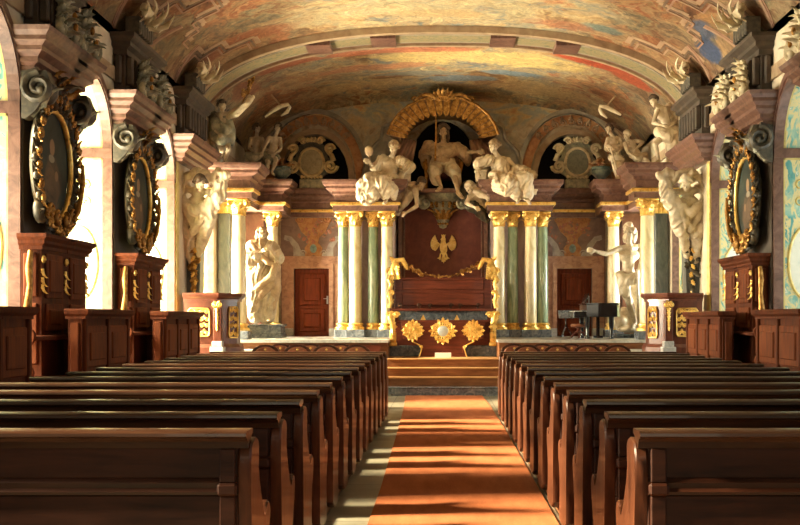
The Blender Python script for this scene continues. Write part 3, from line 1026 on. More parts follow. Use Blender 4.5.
# ------------------------------------------------------------------ end wall with niches, overdoors, doors
def endwall():
    bm = bmesh.new()
    N = 64

    def loop(pts):
        vs = [bm.verts.new((x, Y1, z)) for x, z in pts]
        return [bm.edges.new((vs[i], vs[(i + 1) % len(vs)])) for i in range(len(vs))]
    outer = [(-6.0, 0), (-6.0, VS + .1), (-VA - .1, VS + .1)]
    for i in range(N + 1):
        a = -PI / 2 + PI * i / N
        sx, cx = math.sin(a), math.cos(a)
        outer.append((1.01 * VA * math.copysign(abs(sx) ** (2 / VN), sx), VS + .12 + VR * max(0, cx) ** (2 / VN)))
    outer += [(VA + .1, VS + .1), (6.0, VS + .1), (6.0, 0)]
    es = loop(outer)

    def lunette(s):
        c = s * 3.2
        pts = [(c - .85, 4.7)]
        for i in range(13):
            t = i / 12
            a = PI * (1 - t)
            x = c + .85 * math.cos(a)
            z = 4.86 + 1.26 * math.sin(a) ** .8
            pts.append((x, z))
        pts.append((c + .85, 4.7))
        return pts
    LUN = {s: lunette(s) for s in (-1, 1)}
    niche = [(-.84, 4.35)] + [(.84 * math.cos(PI * (1 - i / 14)), 5.3 + 1.2 * math.sin(PI * i / 14)) for i in range(15)] + [(.84, 4.35)]
    doors = {}
    for s in (-1, 1):
        c = s * 3.28
        doors[s] = [(c - .44, 1.05), (c - .44, 2.78), (c + .44, 2.78), (c + .44, 1.05)]
    for h in (LUN[-1], LUN[1], niche, doors[-1], doors[1]):
        es += loop(h)
    bmesh.ops.triangle_fill(bm, use_beauty=True, use_dissolve=False, edges=es)
    r = bmesh.ops.extrude_face_region(bm, geom=bm.faces[:])
    for v in r['geom']:
        if isinstance(v, bmesh.types.BMVert):
            v.co.y += .18
    mb = MB()
    mb.bm.free()
    mb.bm = bm
    mb.build('wall_back', 'wallpaint', kind='structure', smooth=0)
    # dark recesses behind the openings
    for s in (-1, 1):
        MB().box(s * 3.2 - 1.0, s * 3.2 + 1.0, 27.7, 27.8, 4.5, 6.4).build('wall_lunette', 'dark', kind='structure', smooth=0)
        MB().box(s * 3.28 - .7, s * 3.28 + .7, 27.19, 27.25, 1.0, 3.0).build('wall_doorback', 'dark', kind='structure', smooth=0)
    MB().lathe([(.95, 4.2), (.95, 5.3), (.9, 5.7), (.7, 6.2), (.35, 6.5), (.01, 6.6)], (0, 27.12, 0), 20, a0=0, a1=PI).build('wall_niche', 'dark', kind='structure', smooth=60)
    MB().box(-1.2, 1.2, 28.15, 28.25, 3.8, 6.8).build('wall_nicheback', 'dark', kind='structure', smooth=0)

    # overdoor panels with painted strapwork, doors with moulded frames
    for s in (-1, 1):
        c = s * 3.24
        sunny = s < 0
        root = struct_empty('trim_overdoor', (c, Y1, 3.1))
        dc = s * 3.28
        MB().box(c - .82, c + .82, Y1 - .03, Y1, 2.78, 4.45).box(c - .82, dc - .44, Y1 - .03, Y1, 1.09, 2.78).box(dc + .44, c + .82, Y1 - .03, Y1, 1.09, 2.78).build('wall_field', 'overdoor', root, smooth=0)
        p = MB()
        for k in (-1, 1):
            p.prism([(c + k * a, b) for a, b in ((.2, 3.12), (.3, 3.2), (.38, 3.4), (.55, 3.58), (.72, 3.62), (.74, 3.5), (.6, 3.46), (.5, 3.3), (.5, 3.1), (.4, 3.02), (.26, 3.02))], 'xz', Y1 - .045, Y1 - .02)
            p.scroll((c + k * .27, Y1 - .035, 3.16), .09, (-k, 0, 0), (0, 0, 1), 1.3, .02)
            p.scroll((c + k * .66, Y1 - .035, 3.52), .07, (k, 0, 0), (0, 0, 1), 1.3, .018)
        p.build('painted_scroll', 'paint_grey', root, smooth=0)
        p = MB()
        p.prism([(c + a, b) for a, b in ((-.2, 3.05), (-.22, 3.3), (-.12, 3.42), (-.14, 3.55), (-.3, 3.7), (-.42, 3.95), (-.38, 4.15), (-.24, 4.2), (-.14, 4.28), (0, 4.32),
                                         (.14, 4.28), (.24, 4.2), (.38, 4.15), (.42, 3.95), (.3, 3.7), (.14, 3.55), (.12, 3.42), (.22, 3.3), (.2, 3.05), (0, 3.12))], 'xz', Y1 - .05, Y1 - .025)
        for k in (-1, 1):
            p.scroll((c + k * .32, Y1 - .045, 4.02), .12, (k, 0, 0), (0, 0, -1), 1.4, .025)
        p.build('painted_cartouche', 'paint_orange', root, smooth=0)
        p = MB()
        rnd = random.Random(4 + s)
        for i in range(34):
            an, q = rnd.uniform(0, 2 * PI), rnd.uniform(.05, .3)
            p.ell((c + s * -.1 + q * math.cos(an) * 1.9, Y1 - .05, 3.78 + q * math.sin(an) * 1.3), (rnd.uniform(.03, .07), .01, rnd.uniform(.03, .07)), sub=1)
        p.build('painted_garland', 'paint_flower', root, smooth=60)
        p = MB()
        p.prism([(c + .085 * math.cos(2 * PI * j / 16), 3.28 + .11 * math.sin(2 * PI * j / 16)) for j in range(16)], 'xz', Y1 - .06, Y1 - .03)
        p.build('painted_oval', 'teal', root, smooth=0)
        # door
        c = s * 3.28
        d = struct_empty('door_%d' % (1 if sunny else 2), (c, Y1, 1.09))
        fr = MB()
        for (w, dp) in ((.30, .08), (.24, .12), (.1, .16)):
            o = .45 + w
            fr.prism([(c - o, 1.09), (c - o, 2.79 + w), (c + o, 2.79 + w), (c + o, 1.09), (c + .44, 1.09), (c + .44, 2.78), (c - .44, 2.78), (c - .44, 1.09)], 'xz', Y1 - dp, Y1 - .03)
        fr.build('door_frame', 'doorframe', d, smooth=0)
        bl = MB()
        for k in (-1, 1):
            bl.box(c + k * .6 - .16, c + k * .6 + .16, Y1 - .18, Y1 - .03, 1.09, 1.29, .01)
        bl.build('frame_plinth', 'paleplinth', d, smooth=0)
        leafm = MB()
        leafm.box(c - .44, c + .44, Y1 + .05, Y1 + .1, 1.09, 2.78)
        leafm.build('door_leaf', 'door', d, smooth=0)
        pn = MB()
        for k in (0,):
            for (za, zb) in ((1.2, 1.78), (1.86, 2.66)):
                pn.box(c - .33, c + .33, Y1 + .015, Y1 + .06, za, zb, .02)
                pn.box(c - .22, c + .22, Y1 - .01, Y1 + .04, za + .1, zb - .1, .03)
        pn.build('door_panel', 'door', d, smooth=0)
        h = MB()
        h.box(c + .36, c + .4, Y1 + .035, Y1 + .05, 1.9, 2.1)
        h.tube([(c + .38, Y1 + .04, 2.03), (c + .38, Y1 - .01, 2.03), (c + .29, Y1 - .012, 2.03)], .011, 6)
        h.build('door_handle', 'steel', d, smooth=40)

    # painted architecture on the upper end wall: arches round the lunettes and curved buttress scrolls
    for s in (-1, 1):
        root = struct_empty('trim_lunette_surround', (s * 3.2, Y1, 4.75))
        c = s * 3.2

        def arc(rx, rz, th, dep, mat, name, z0=4.8, tip=.8):
            m = MB()
            pts = []
            for i in range(25):
                a = PI * (1 - i / 24)
                pts.append((c + rx * math.cos(a), z0 + rz * math.sin(a) ** tip if 0 < i < 24 else z0))
            inner = [(c + (x - c) * (1 - th / rx), z0 + (z - z0) * (1 - th / rz)) for x, z in pts]
            for i in range(24):
                m.prism([pts[i], pts[i + 1], inner[i + 1], inner[i]], 'xz', Y1 - dep, Y1)
            return m.build(name, mat, root, smooth=0)
        arc(1.0, 1.47, .14, .1, 'arch_tan', 'inner_archivolt')
        arc(1.25, 1.82, .22, .05, 'paint_orange', 'ornament_band')
        arc(1.36, 1.96, .1, .14, 'arch_grey', 'outer_archivolt')
        m = MB()
        rnd = random.Random(3)
        for i in range(9):
            t = (i - 4) / 4
            a = PI / 2 + t * .75
            p = V((c + 1.13 * math.cos(a), Y1 - .07, 4.8 + 1.65 * math.sin(a) ** .8))
            m.scroll(p, .1, (1, 0, 0), (0, 0, 1), 1.2, .022, start=i)
            m.leaf(p, (math.cos(a), 0, math.sin(a)), (0, -1, 0), .16, .1)
        m.build('ornament_scroll', 'arch_tan', root, smooth=50)
        # curved buttress between lunette and centre niche
        b = MB()
        q = s
        out = [(q * 2.0, 4.92), (q * 1.95, 5.3), (q * 1.85, 5.7), (q * 1.55, 6.0), (q * 1.5, 6.3), (q * 1.2, 6.45), (q * 1.05, 6.2), (q * 1.25, 5.9), (q * 1.2, 5.5), (q * 1.1, 4.92)]
        b.prism(out, 'xz', Y1 - .1, Y1)
        b.build('curved_buttress', 'arch_grey', root, smooth=0)
        b = MB()
        b.tube([(x, Y1 - .12, z) for x, z in out[:6]], .05, 8)
        b.scroll((q * 1.62, Y1 - .1, 5.25), .2, (q, 0, 0), (0, 0, 1), 1.6, .04)
        b.scroll((q * 1.28, Y1 - .1, 6.25), .12, (q, 0, 0), (0, 0, 1), 1.4, .03)
        b.build('buttress_scroll', 'arch_grey', root, smooth=50)
        # long raking mouldings on the flank, from the springing to the vault
        b = MB()
        for k in range(3):
            pts = [(s * (4.9 - .05 * k), Y1 - .08, 5.3 + .25 * k), (s * (4.65 - .05 * k), Y1 - .08, 5.85 + .2 * k), (s * (4.25 - .05 * k), Y1 - .08, 6.3 + .14 * k), (s * (3.6), Y1 - .08, 6.72 + .06 * k)]
            b.tube(pts, .05, 8)
        b.build('raking_moulding', 'arch_tan', root, smooth=50)
    # moulding along the vault's end
    m = MB()
    pts = []
    for i in range(49):
        a = -PI / 2 + PI * i / 48
        sx, cx = math.sin(a), math.cos(a)
        pts.append((VA * .985 * math.copysign(abs(sx) ** (2 / VN), sx), Y1 - .06, VS + (VR - .08) * max(0, cx) ** (2 / VN)))
    m.bm.free()
    # painted cove that carries the vault down on to the end wall
    m = MB()
    rows = []
    for j in range(11):
        t = j / 10 * PI / 2
        k = 1 - .13 * (1 - math.cos(t))
        y = 25.3 + 1.68 * math.sin(t)
        row = []
        for i in range(49):
            a = -PI / 2 + PI * i / 48
            sx, cx = math.sin(a), math.cos(a)
            row.append((VA * .999 * (1 - .3 * (1 - k)) * math.copysign(abs(sx) ** (2 / VN), sx), y, VS + (VR - .004) * k * max(0, cx) ** (2 / VN)))
        rows.append((m.pts(row), m.pts([(x * 1.01, yy + .02, z + .03) for x, yy, z in row])))
    for (a, b), (c, d) in zip(rows, rows[1:]):
        for i in range(48):
            m.face([a[i], c[i], c[i + 1], a[i + 1]])
            m.face([b[i], b[i + 1], d[i + 1], d[i]])
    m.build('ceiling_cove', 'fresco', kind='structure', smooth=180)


PROF_ENT = [(0, 0), (.07, 0), (.07, .1), (.1, .12), (.1, .2), (.03, .22), (.03, .36), (.09, .39), (.09, .44), (.15, .47), (.22, .5), (.22, .56), (.28, .59), (.3, .65), (.3, .7), (0, .7)]


def entablature():
    for s, nm in ((-1, 'sun'), (1, 'shade')):
        root = struct_empty('trim_entablature', (s * 3.5, 25, 4.05))

        def P(pts):
            return [(s * x, y) for x, y in (pts if s < 0 else pts[::-1])]
        # path walks from the side wall towards the middle; out is towards the hall
        main = [(4.9, 22.5), (4.05, 22.5), (4.05, 23.05), (4.38, 23.05), (4.38, 25.15), (3.78, 25.15), (3.78, 25.7), (3.95, 26.0), (3.95, 26.9), (2.5, 26.9),
                (2.5, 25.2), (1.12, 25.2), (1.12, 26.9)]
        path = [(-x if s < 0 else x, y) for x, y in main]
        if s < 0:
            pth = path
        else:
            pth = path[::-1]
        mb = MB().moulding(pth, PROF_ENT, 4.05)
        # solid cores under the mouldings
        for x0, x1, y0, y1 in ((4.05, 4.9, 22.5, 23.05), (4.38, 4.9, 23.0, 25.2), (3.78, 4.9, 25.15, 27), (2.5, 3.96, 26.9, 27), (1.12, 2.5, 25.2, 27)):
            mb.box(min(s * x0, s * x1), max(s * x0, s * x1), y0, y1, 4.052, 4.745)
        mb.build('cornice', 'pink', root, smooth=0)
        fr = MB()
        pr = [(.1, .12), (.125, .13), (.125, .19), (.1, .2)]
        fr.moulding(pth, pr, 4.05)
        for (xa, xb, y) in ((4.1, 4.85, 22.5), (3.82, 4.3, 25.15), (1.2, 2.45, 25.2)):
            n = int((xb - xa) / .075)
            for i in range(n):
                xx = s * (xa + (xb - xa) * (i + .5) / n)
                fr.box(xx - .022, xx + .022, y - .15, y - .1, 4.175, 4.235)
        fr.build('gilded_band', 'gold', root, smooth=0)


# ------------------------------------------------------------------ columns
def capital(mb, c, r, h, seg=8):
    x, y, z = c
    mb.lathe([(r * .9, 0), (r * 1.08, .02), (r * .92, .04), (r * .92, h * .5), (r * 1.15, h * .8), (r * 1.3, h * .86)], (x, y, z), 16)
    for row, (zz, L, n, off) in enumerate(((.03, h * .5, seg, 0), (h * .3, h * .55, seg, PI / seg))):
        for i in range(n):
            a = 2 * PI * i / n + off
            d = V((math.cos(a), math.sin(a), 0))
            mb.leaf(V((x, y, z + zz)) + d * r * .98, (0, 0, 1), d, L * 1.1, r * .62, .95, .016, 2, 6)
    for i in range(4):
        a = PI / 4 + PI / 2 * i
        d = V((math.cos(a), math.sin(a), 0))
        mb.scroll(V((x, y, z + h * .76)) + d * r * 1.65, r * .42, d, (0, 0, 1), 1.3, .03, start=PI / 2)
    w = r * 1.5
    mb.box(x - w, x + w, y - w, y + w, z + h * .88, z + h, .01)


def column(name, label, x, y, r, mat, z0, z1, plinth_h=.18, caph=.36, group=None, round_=True):
    root = thing(name, label, 'column' if 'column' in name else 'pilaster', (x, y, z0), 0, group)
    w = r * 1.5
    MB().box(x - w, x + w, y - w, y + w, z0, z0 + plinth_h, .012).build('plinth', 'plinth', root, smooth=0)
    b = z0 + plinth_h
    MB().lathe([(r * 1.45, 0), (r * 1.48, .03), (r * 1.4, .06), (r * 1.18, .075), (r * 1.15, .1), (r * 1.3, .12), (r * 1.3, .14), (r * 1.06, .16)], (x, y, b), 20).build('base', 'gold', root)
    zc = z1 - caph
    MB().lathe([(r, 0), (r * 1.01, .3), (r * .99, .5 * (zc - b)), (r * .88, zc - b - .2), (r * .88, zc - b - .155)], (x, y, b + .155), 24).build('shaft', mat, root, smooth=60)
    cp = MB()
    capital(cp, (x, y, zc), r * .92, caph)
    cp.build('capital', 'gold', root, smooth=50)
    return root


def columns():
    rows = [(-4.3, 22.72, .155, 'cream_col', 'tall cream column on the sunlit flank, at the corner beside the wall'),
            (-4.02, 25.42, .145, 'cream_col', 'cream column between the bearded robed statue and the sunlit door'),
            (4.3, 22.72, .155, 'cream_col', 'tall cream column on the shaded flank, at the corner beside the wall'),
            (4.02, 25.42, .145, 'cream_col', 'cream column behind the piano, between pointing statue and shaded door'),
            (-1.32, 25.4, .145, 'cream_col', 'cream marble column flanking the throne on its sunlit side'),
            (-2.06, 25.4, .145, 'cream_col', 'outer cream marble column next to the sunlit door frame'),
            (1.32, 25.4, .145, 'cream_col', 'cream marble column flanking the throne on its shaded side'),
            (2.06, 25.4, .145, 'cream_col', 'outer cream marble column towards the shaded door'),
            (-1.65, 25.52, .13, 'green_col', 'green marble column between the cream pair on the throne\'s sunlit side'),
            (-2.36, 25.52, .13, 'green_col', 'green marble column at the outer end of the sunlit column cluster'),
            (1.65, 25.52, .13, 'green_col', 'green marble column between the cream pair on the throne\'s shaded side'),
            (2.36, 25.52, .13, 'green_col', 'green marble column at the outer end of the shaded column cluster')]
    for x, y, r, m, lb in rows:
        column('marble_column', lb, x, y, r, m, 1.09, 4.05)
    for s in (-1, 1):
        # dark pilaster beside the corner column, lilac backing of the clusters
        side = 'sunlit' if s < 0 else 'shaded'
        x, y = s * 4.72, 23.3
        root = thing('dark_pilaster', 'flat slate-dark pilaster behind the corner column on the %s flank' % side, 'pilaster', (x, y, 1.09))
        MB().box(x - .17, x + .17, y - .06, y + .2, 1.09, 1.35, .01).build('plinth', 'plinth', root, smooth=0)
        MB().box(x - .14, x + .14, y - .04, y + .2, 1.35, 3.8, .01).build('shaft', 'dark_col', root, smooth=0)
        cp = MB()
        cp.box(x - .15, x + .15, y - .06, y + .2, 3.8, 4.04)
        for k in (-.09, 0, .09):
            cp.leaf((x + k, y - .06, 3.8), (0, 0, 1), (0, -1, 0), .2, .08, .8)
        cp.build('capital', 'gold', root, smooth=40)
        MB().box(min(s * 1.14, s * 2.48), max(s * 1.14, s * 2.48), 25.72, 27, 1.09, 4.05).build('wall_cluster_backing', 'lilac', kind='structure', smooth=0)
        MB().box(min(s * 4.3, s * 4.9), max(s * 4.3, s * 4.9), 25.85, 27, 1.09, 4.05).build('wall_corner_backing', 'wallred', kind='structure', smooth=0)
        # plaster strips on the corner pier
        MB().box(min(s * 4.9, s * 4.86), max(s * 4.9, s * 4.86), 19.66, 19.86, 1.0, 4.4).build('trim_pier_strip', 'olive_gold', kind='structure', smooth=0)
        MB().box(min(s * 4.9, s * 4.86), max(s * 4.9, s * 4.86), 21.2, 21.38, 1.0, 4.4).build('trim_pier_strip', 'olive_gold', kind='structure', smooth=0)


# ------------------------------------------------------------------ piers: cornice, impost, consoles, foliage
PROF_PIER = [(0, 0), (.04, 0), (.04, .05), (.1, .08), (.1, .14), (.18, .2), (.18, .25), (.25, .3), (.25, .35), (.3, .4), (.32, .45), (0, .45)]


def foliage(name, label, loc, s, h, mat='stucco_grey', group=None, seed=0, toward=0):
    """Upright acanthus spray: a fan of curling leaves round a stem with a volute at the foot."""
    x, y, z = loc
    root = thing(name, label, 'ornament', loc, 0, group)
    rnd = random.Random(seed)
    m = MB()
    m.tube([(x, y, z), (x, y, z + h * .5), (x - s * .05, y, z + h * .95)], [.05, .04, .015], 8)
    for i in range(24):
        t = i / 23
        zz = z + h * (.05 + .72 * t)
        a = i * 2.4
        d = V((-s * .25 + .55 * math.cos(a), .75 * math.sin(a), .55 + .6 * t))
        m.leaf((x, y + math.sin(a) * .03, zz), d, (-s + .3 * math.cos(a), math.sin(a) - .4, -.3), h * (.46 - .2 * t) * rnd.uniform(.8, 1.2), .085, .35 + rnd.uniform(0, .35), .016, 3)
    m.leaf((x, y, z + h * .6), (-s * .2, -.05, 1), (-s, -.6, 0), h * .5, .08, .5, .016)
    m.build('leaf_spray', mat, root, smooth=60)
    for dy, r in ((-.24, .1), (.26, .13)):
        m = MB()
        m.scroll((x - s * .06, y + dy, z + r), r, (0, -1 if dy > 0 else 1, 0), (0, 0, 1), 1.5, .032, start=PI / 2, flat=1.5)
        m.build('volute', mat, root, smooth=60)
    for i in range(2):
        MB().ell((x - s * .12, y + rnd.uniform(-.1, .1), z + h * (.3 + .2 * i)), (.03, .03, .055), sub=2).build('gilded_bud', 'gold_dark', root, smooth=60)
    return root


def console(label, x, y, z, s, group=None):
    root = thing('scroll_console', label, 'bracket', (x, y, z), 0, group)
    for dy in (-.1, .1):
        m = MB()
        m.scroll((x - s * .12, y + dy, z + .15), .19, (-s, 0, 0), (0, 0, 1), 1.6, .05, start=PI / 2, flat=1.4)
        m.build('volute', 'console', root, smooth=60)
    m = MB()
    pr = [(s * .0 + x, z + .35), (x - s * .2, z + .35), (x - s * .26, z + .2), (x - s * .17, z + .02), (x - s * .07, z - .12), (x + s * .03, z - .2), (x + s * .085, z - .2), (x + s * .085, z + .35)]
    m.prism(pr, 'xz', y - .085, y + .085)
    m.build('bracket_body', 'console', root, smooth=0)
    m = MB()
    m.leaf((x - s * .16, y, z - .06), (-s * .3, 0, 1), (-s, 0, 0), .3, .12, .6)
    m.leaf((x - s * .02, y, z - .18), (-s * .5, 0, .8), (-s, 0, 0), .2, .09, .4)
    m.build('leaf', 'stucco_grey', root, smooth=60)


def shell_bracket(label, x, y, z, s):
    """Cream scrolled leaf on a small fluted ochre corbel, up on the vault."""
    root = thing('leaf_bracket', label, 'ornament', (x, y, z))
    m = MB()
    for i in range(6):
        yy = y - .3 + .12 * i
        m.box(min(x + s * .12, x - s * .12), max(x + s * .12, x - s * .12), yy - .045, yy + .045, z - .25, z + .02, .02)
    m.build('corbel', 'console', root, smooth=0)
    m = MB()
    m.scroll((x - s * .16, y - .25, z + .1), .11, (0, -1, 0), (0, 0, 1), 1.4, .04, start=0, flat=1.4)
    m.scroll((x - s * .2, y + .05, z + .14), .09, (0, 1, 0), (0, 0, 1), 1.3, .035, start=1, flat=1.4)
    for i, a in enumerate((-.9, -.5, -.1, .3, .7)):
        m.leaf((x - s * .08, y + a * .22, z), (-s * (.9 + .2 * (i % 2)), a * .9, .05 + .3 * (i % 2)), (-s * .2, -.6, .7), .38 + .08 * (i % 3), .15, .7, .02)
    m.build('curled_leaf', 'stucco_cream', root, smooth=60)


ORD = ['first', 'second', 'third', 'fourth', 'fifth', 'sixth', 'seventh', 'eighth', 'ninth', 'tenth', 'eleventh', 'twelfth', 'thirteenth', 'fourteenth']


def piers():
    for s in (-1, 1):
        side = 'sunlit' if s < 0 else 'shaded'
        for k, (a, b) in enumerate(PIERS):
            corner = k == 3
            root = struct_empty('trim_pier_cornice', (s * WX, (a + b) / 2, 4.4))
            m = MB()
            mid = (a + b) / 2 + .25
            if corner:
                pts = [(WX, a), (WX - .12, a), (WX - .12, b), (WX, b)]
            else:
                pts = [(WX, a), (WX - .14, a), (WX - .14, mid - .05), (WX - .02, mid - .05), (WX - .02, mid + .1), (WX - .14, mid + .1), (WX - .14, b), (WX, b)]
            pth = [(s * x, y) for x, y in (pts if s < 0 else pts)]
            if s > 0:
                pth = pth[::-1]
            # 'out' must look into the hall and along the hall at the ends
            m.moulding(pth[::-1] if False else pth, PROF_PIER if s else PROF_PIER, 4.4)
            m.box(min(s * (WX - .13), s * WX), max(s * (WX - .13), s * WX), a + .005, mid - .06, 4.402, 4.845)
            m.box(min(s * (WX - .13), s * WX), max(s * (WX - .13), s * WX), mid + .11, b - .005, 4.402, 4.845)
            m.build('cornice', 'pink', root, smooth=0)
            # impost above
            m = MB()
            xw = WX - .16
            m.box(min(s * xw, s * 5.2), max(s * xw, s * 5.2), a + .1, b - .1, 4.84, 5.75)
            pi = [(0, 0), (.05, 0), (.05, .08), (.12, .12), (.12, .18), (.2, .24), (.2, .3), (0, .3)]
            pq = [(s * x, y) for x, y in ((5.1, a + .1), (xw, a + .1), (xw, b - .1), (5.1, b - .1))]
            m.moulding(pq if s < 0 else pq[::-1], pi, 5.45)
            for i in range(7):
                yy = a + .2 + (b - a - .4) * i / 6
                m.box(min(s * (xw - .1), s * xw), max(s * (xw - .1), s * xw), yy - .05, yy + .05, 5.02, 5.44, .015)
            for i in range(3):
                xx = s * (4.82 + .12 * i)
                m.box(xx - .04, xx + .04, a + .02, a + .1, 5.02, 5.44, .015)
            m.build('impost_block', 'impost', root, smooth=0)
            # pier lining behind the portrait
            m = MB()
            if not corner:
                m.box(min(s * (WX - .03), s * WX), max(s * (WX - .03), s * WX), a + .02, b - .02, .85, 4.4)
                m.build('pier_face', 'impost', root, smooth=0)
            else:
                m.box(min(s * (WX - .02), s * WX), max(s * (WX - .02), s * WX), a + .2, b - .2, 1.0, 4.4)
                m.build('pier_face', 'plaster', root, smooth=0)
            nth = ['', 'pier nearer the camera', 'next pier towards the dais', 'corner pier'][k]
            nth = ['front pier', 'first portrait pier', 'second portrait pier', 'corner dais pier'][k]
            if k == 0:
                continue
            if not corner:
                console('carved scroll console under the near cornice end, %s, %s side' % (nth, side), s * 4.78, a + .03, 4.04, s)
                if not (s > 0 and k == 1):
                    console('carved scroll console under the far cornice end, %s, %s side' % (nth, side), s * 4.78, b - .03, 4.04, s)
            if not corner:
                foliage('foliage_ornament', ('grey-green' if s < 0 else 'cream') + ' acanthus spray on the near cornice end of the %s, %s side' % (nth, side), (s * 4.55, a + .45, 4.85), s, .62,
                        'stucco_grey' if s < 0 else 'stucco_cream', None, k)
                foliage('foliage_ornament', 'grey-green acanthus spray on the far cornice end of the %s, %s side' % (nth, side) if s < 0 else
                        'cream acanthus spray on the far cornice end of the %s, %s side' % (nth, side), (s * 4.55, b - .25, 4.85), s, .62,
                        'stucco_grey' if s < 0 else 'stucco_cream', None, k + 9)
            shell_bracket('cream curled leaf bracket on the vault above the %s, %s side' % (nth, side), s * 4.62, a + .45, 6.02, s)
# ------------------------------------------------------------------ pews
def pew_end_outline():
    pts = [(.0, .06), (.44, .06), (.46, .12), (.42, .22), (.40, .34), (.43, .45), (.50, .55), (.52, .62), (.48, .68), (.41, .67), (.37, .61), (.33, .62),
           (.28, .70), (.22, .79), (.17, .87), (.17, .92), (.2, .97), (.18, 1.02), (.12, 1.04), (.02, 1.03), (-.02, .98), (-.03, .9), (.0, .6), (.01, .3)]
    # round the corners by one pass of corner cutting
    out = []
    n = len(pts)
    for i in range(n):
        a, b = V(pts[i]), V(pts[(i + 1) % n])
        out += [tuple(a.lerp(b, .25)), tuple(a.lerp(b, .75))]
    return out


def make_pew(y, s, label, group):
    xa, xb = sorted((s * .87, s * 3.46))
    xe = s * .87
    root = thing('church_pew', label, 'pew', (s * 2.16, y, .06), 0, group)
    root.scale = (1, 1, 1)
    o = [(y + a, b) for a, b in pew_end_outline()]
    for xx, nm in ((xe, 'end_panel'), (s * 3.42, 'end_panel')):
        MB().prism(o, 'yz', xx - .028, xx + .028, bev=.008).build(nm, 'pew_end', root, smooth=35)
    m = MB()
    M = Mx.Translation((0, y, .3)) @ Mx.Rotation(math.radians(2.5), 4, 'X') @ Mx.Translation((0, -y, -.3))
    m.box(xa + .03, xb - .03, y + .015, y + .04, .1, 1.02)
    m.build('back_board', 'pew', root, smooth=0)
    f = MB()                                             # frame of the panelled back: rails, stiles, mouldings
    f.box(xa + .03, xb - .03, y - .012, y + .016, .86, 1.01, .004)
    f.box(xa + .03, xb - .03, y - .012, y + .016, .62, .78, .004)
    f.box(xa + .03, xb - .03, y - .012, y + .016, .08, .2, .004)
    f.moulding([(xb - .03, y + .01), (xa + .03, y + .01)][::-1], [(0, .78), (.04, .785), (.045, .8), (.03, .815), (.035, .84), (.022, .86), (0, .86)])
    n = 4
    wst = .15
    for i in range(n + 1):
        cx = xa + .03 + wst / 2 + (xb - xa - .06 - wst) * i / n
        f.box(cx - wst / 2, cx + wst / 2, y - .012, y + .016, .2, .62, .004)
    fro = f.build('back_frame', 'pew', root, smooth=0)
    g = MB()
    for i in range(n):
        c0 = xa + .03 + wst + (xb - xa - .06 - wst) * i / n
        c1 = c0 + (xb - xa - .06 - wst) / n - wst
        for w, d in ((.02, .022), (.035, .012)):
            for (x0, x1, z0, z1) in ((c0, c1, .62 - w, .62), (c0, c1, .2, .2 + w), (c0, c0 + w, .2, .62), (c1 - w, c1, .2, .62)):
                g.box(x0, x1, y + .016 - d, y + .018, z0, z1)
        g.box(c0 + .08, c1 - .08, y + .002, y + .018, .28, .54, .006)
    g.build('back_panel', 'pew', fro, smooth=0)
    p = MB()                                             # turned post where the back meets the aisle
    px = s * .945
    p.box(px - .035, px + .035, y - .03, y + .03, .08, .78, .006)
    p.box(px - .045, px + .045, y - .045, y + .03, .78, .84, .012)
    p.box(px - .035, px + .035, y - .03, y + .03, .84, 1.0, .006)
    p.build('corner_post', 'pew', root, smooth=0)
    c = MB()
    prof = [(y - .07, 1.052), (y - .078, 1.06), (y - .076, 1.074), (y - .062, 1.082), (y + .09, 1.082), (y + .1, 1.072), (y + .098, 1.058), (y + .06, 1.05), (y + .045, 1.03), (y + .04, 1.0), (y - .025, 1.0), (y - .03, 1.03), (y - .045, 1.047)]
    c.prism(prof, 'yz', xa - .015, xb + .015)
    c.build('top_rail', 'pew_cap', root, smooth=30)
    q = MB()
    q.box(xa + .03, xb - .03, y + .05, y + .44, .46, .49, .008)
    q.build('seat', 'pew', root, smooth=0)
    k = MB()
    k.box(xa + .03, xb - .03, y + .36, y + .385, .1, .46)
    k.build('seat_apron', 'pew', root, smooth=0)
    root.scale = (1, 1, .95)
    return root


def pews():
    for s in (-1, 1):
        side = 'sunlit' if s < 0 else 'shaded'
        grp = 'pews in the block on the %s side of the aisle' % side
        first = None
        for k in range(14):
            y = 4.75 + .875 * k
            if k == 0:
                lb = 'dark brown pew at the rear, its whole panelled back showing, %s side of aisle' % side
            elif k == 13:
                lb = 'dark brown pew closest to the chairs and dais steps, %s side of aisle' % side
            else:
                lb = 'dark brown pew, %s row counted from the rear, %s side of aisle' % (ORD[k], side)
            if first is None:
                first = make_pew(y, s, lb, grp)
            else:
                dup(first, (first.location.x, y, .06), label=lb)


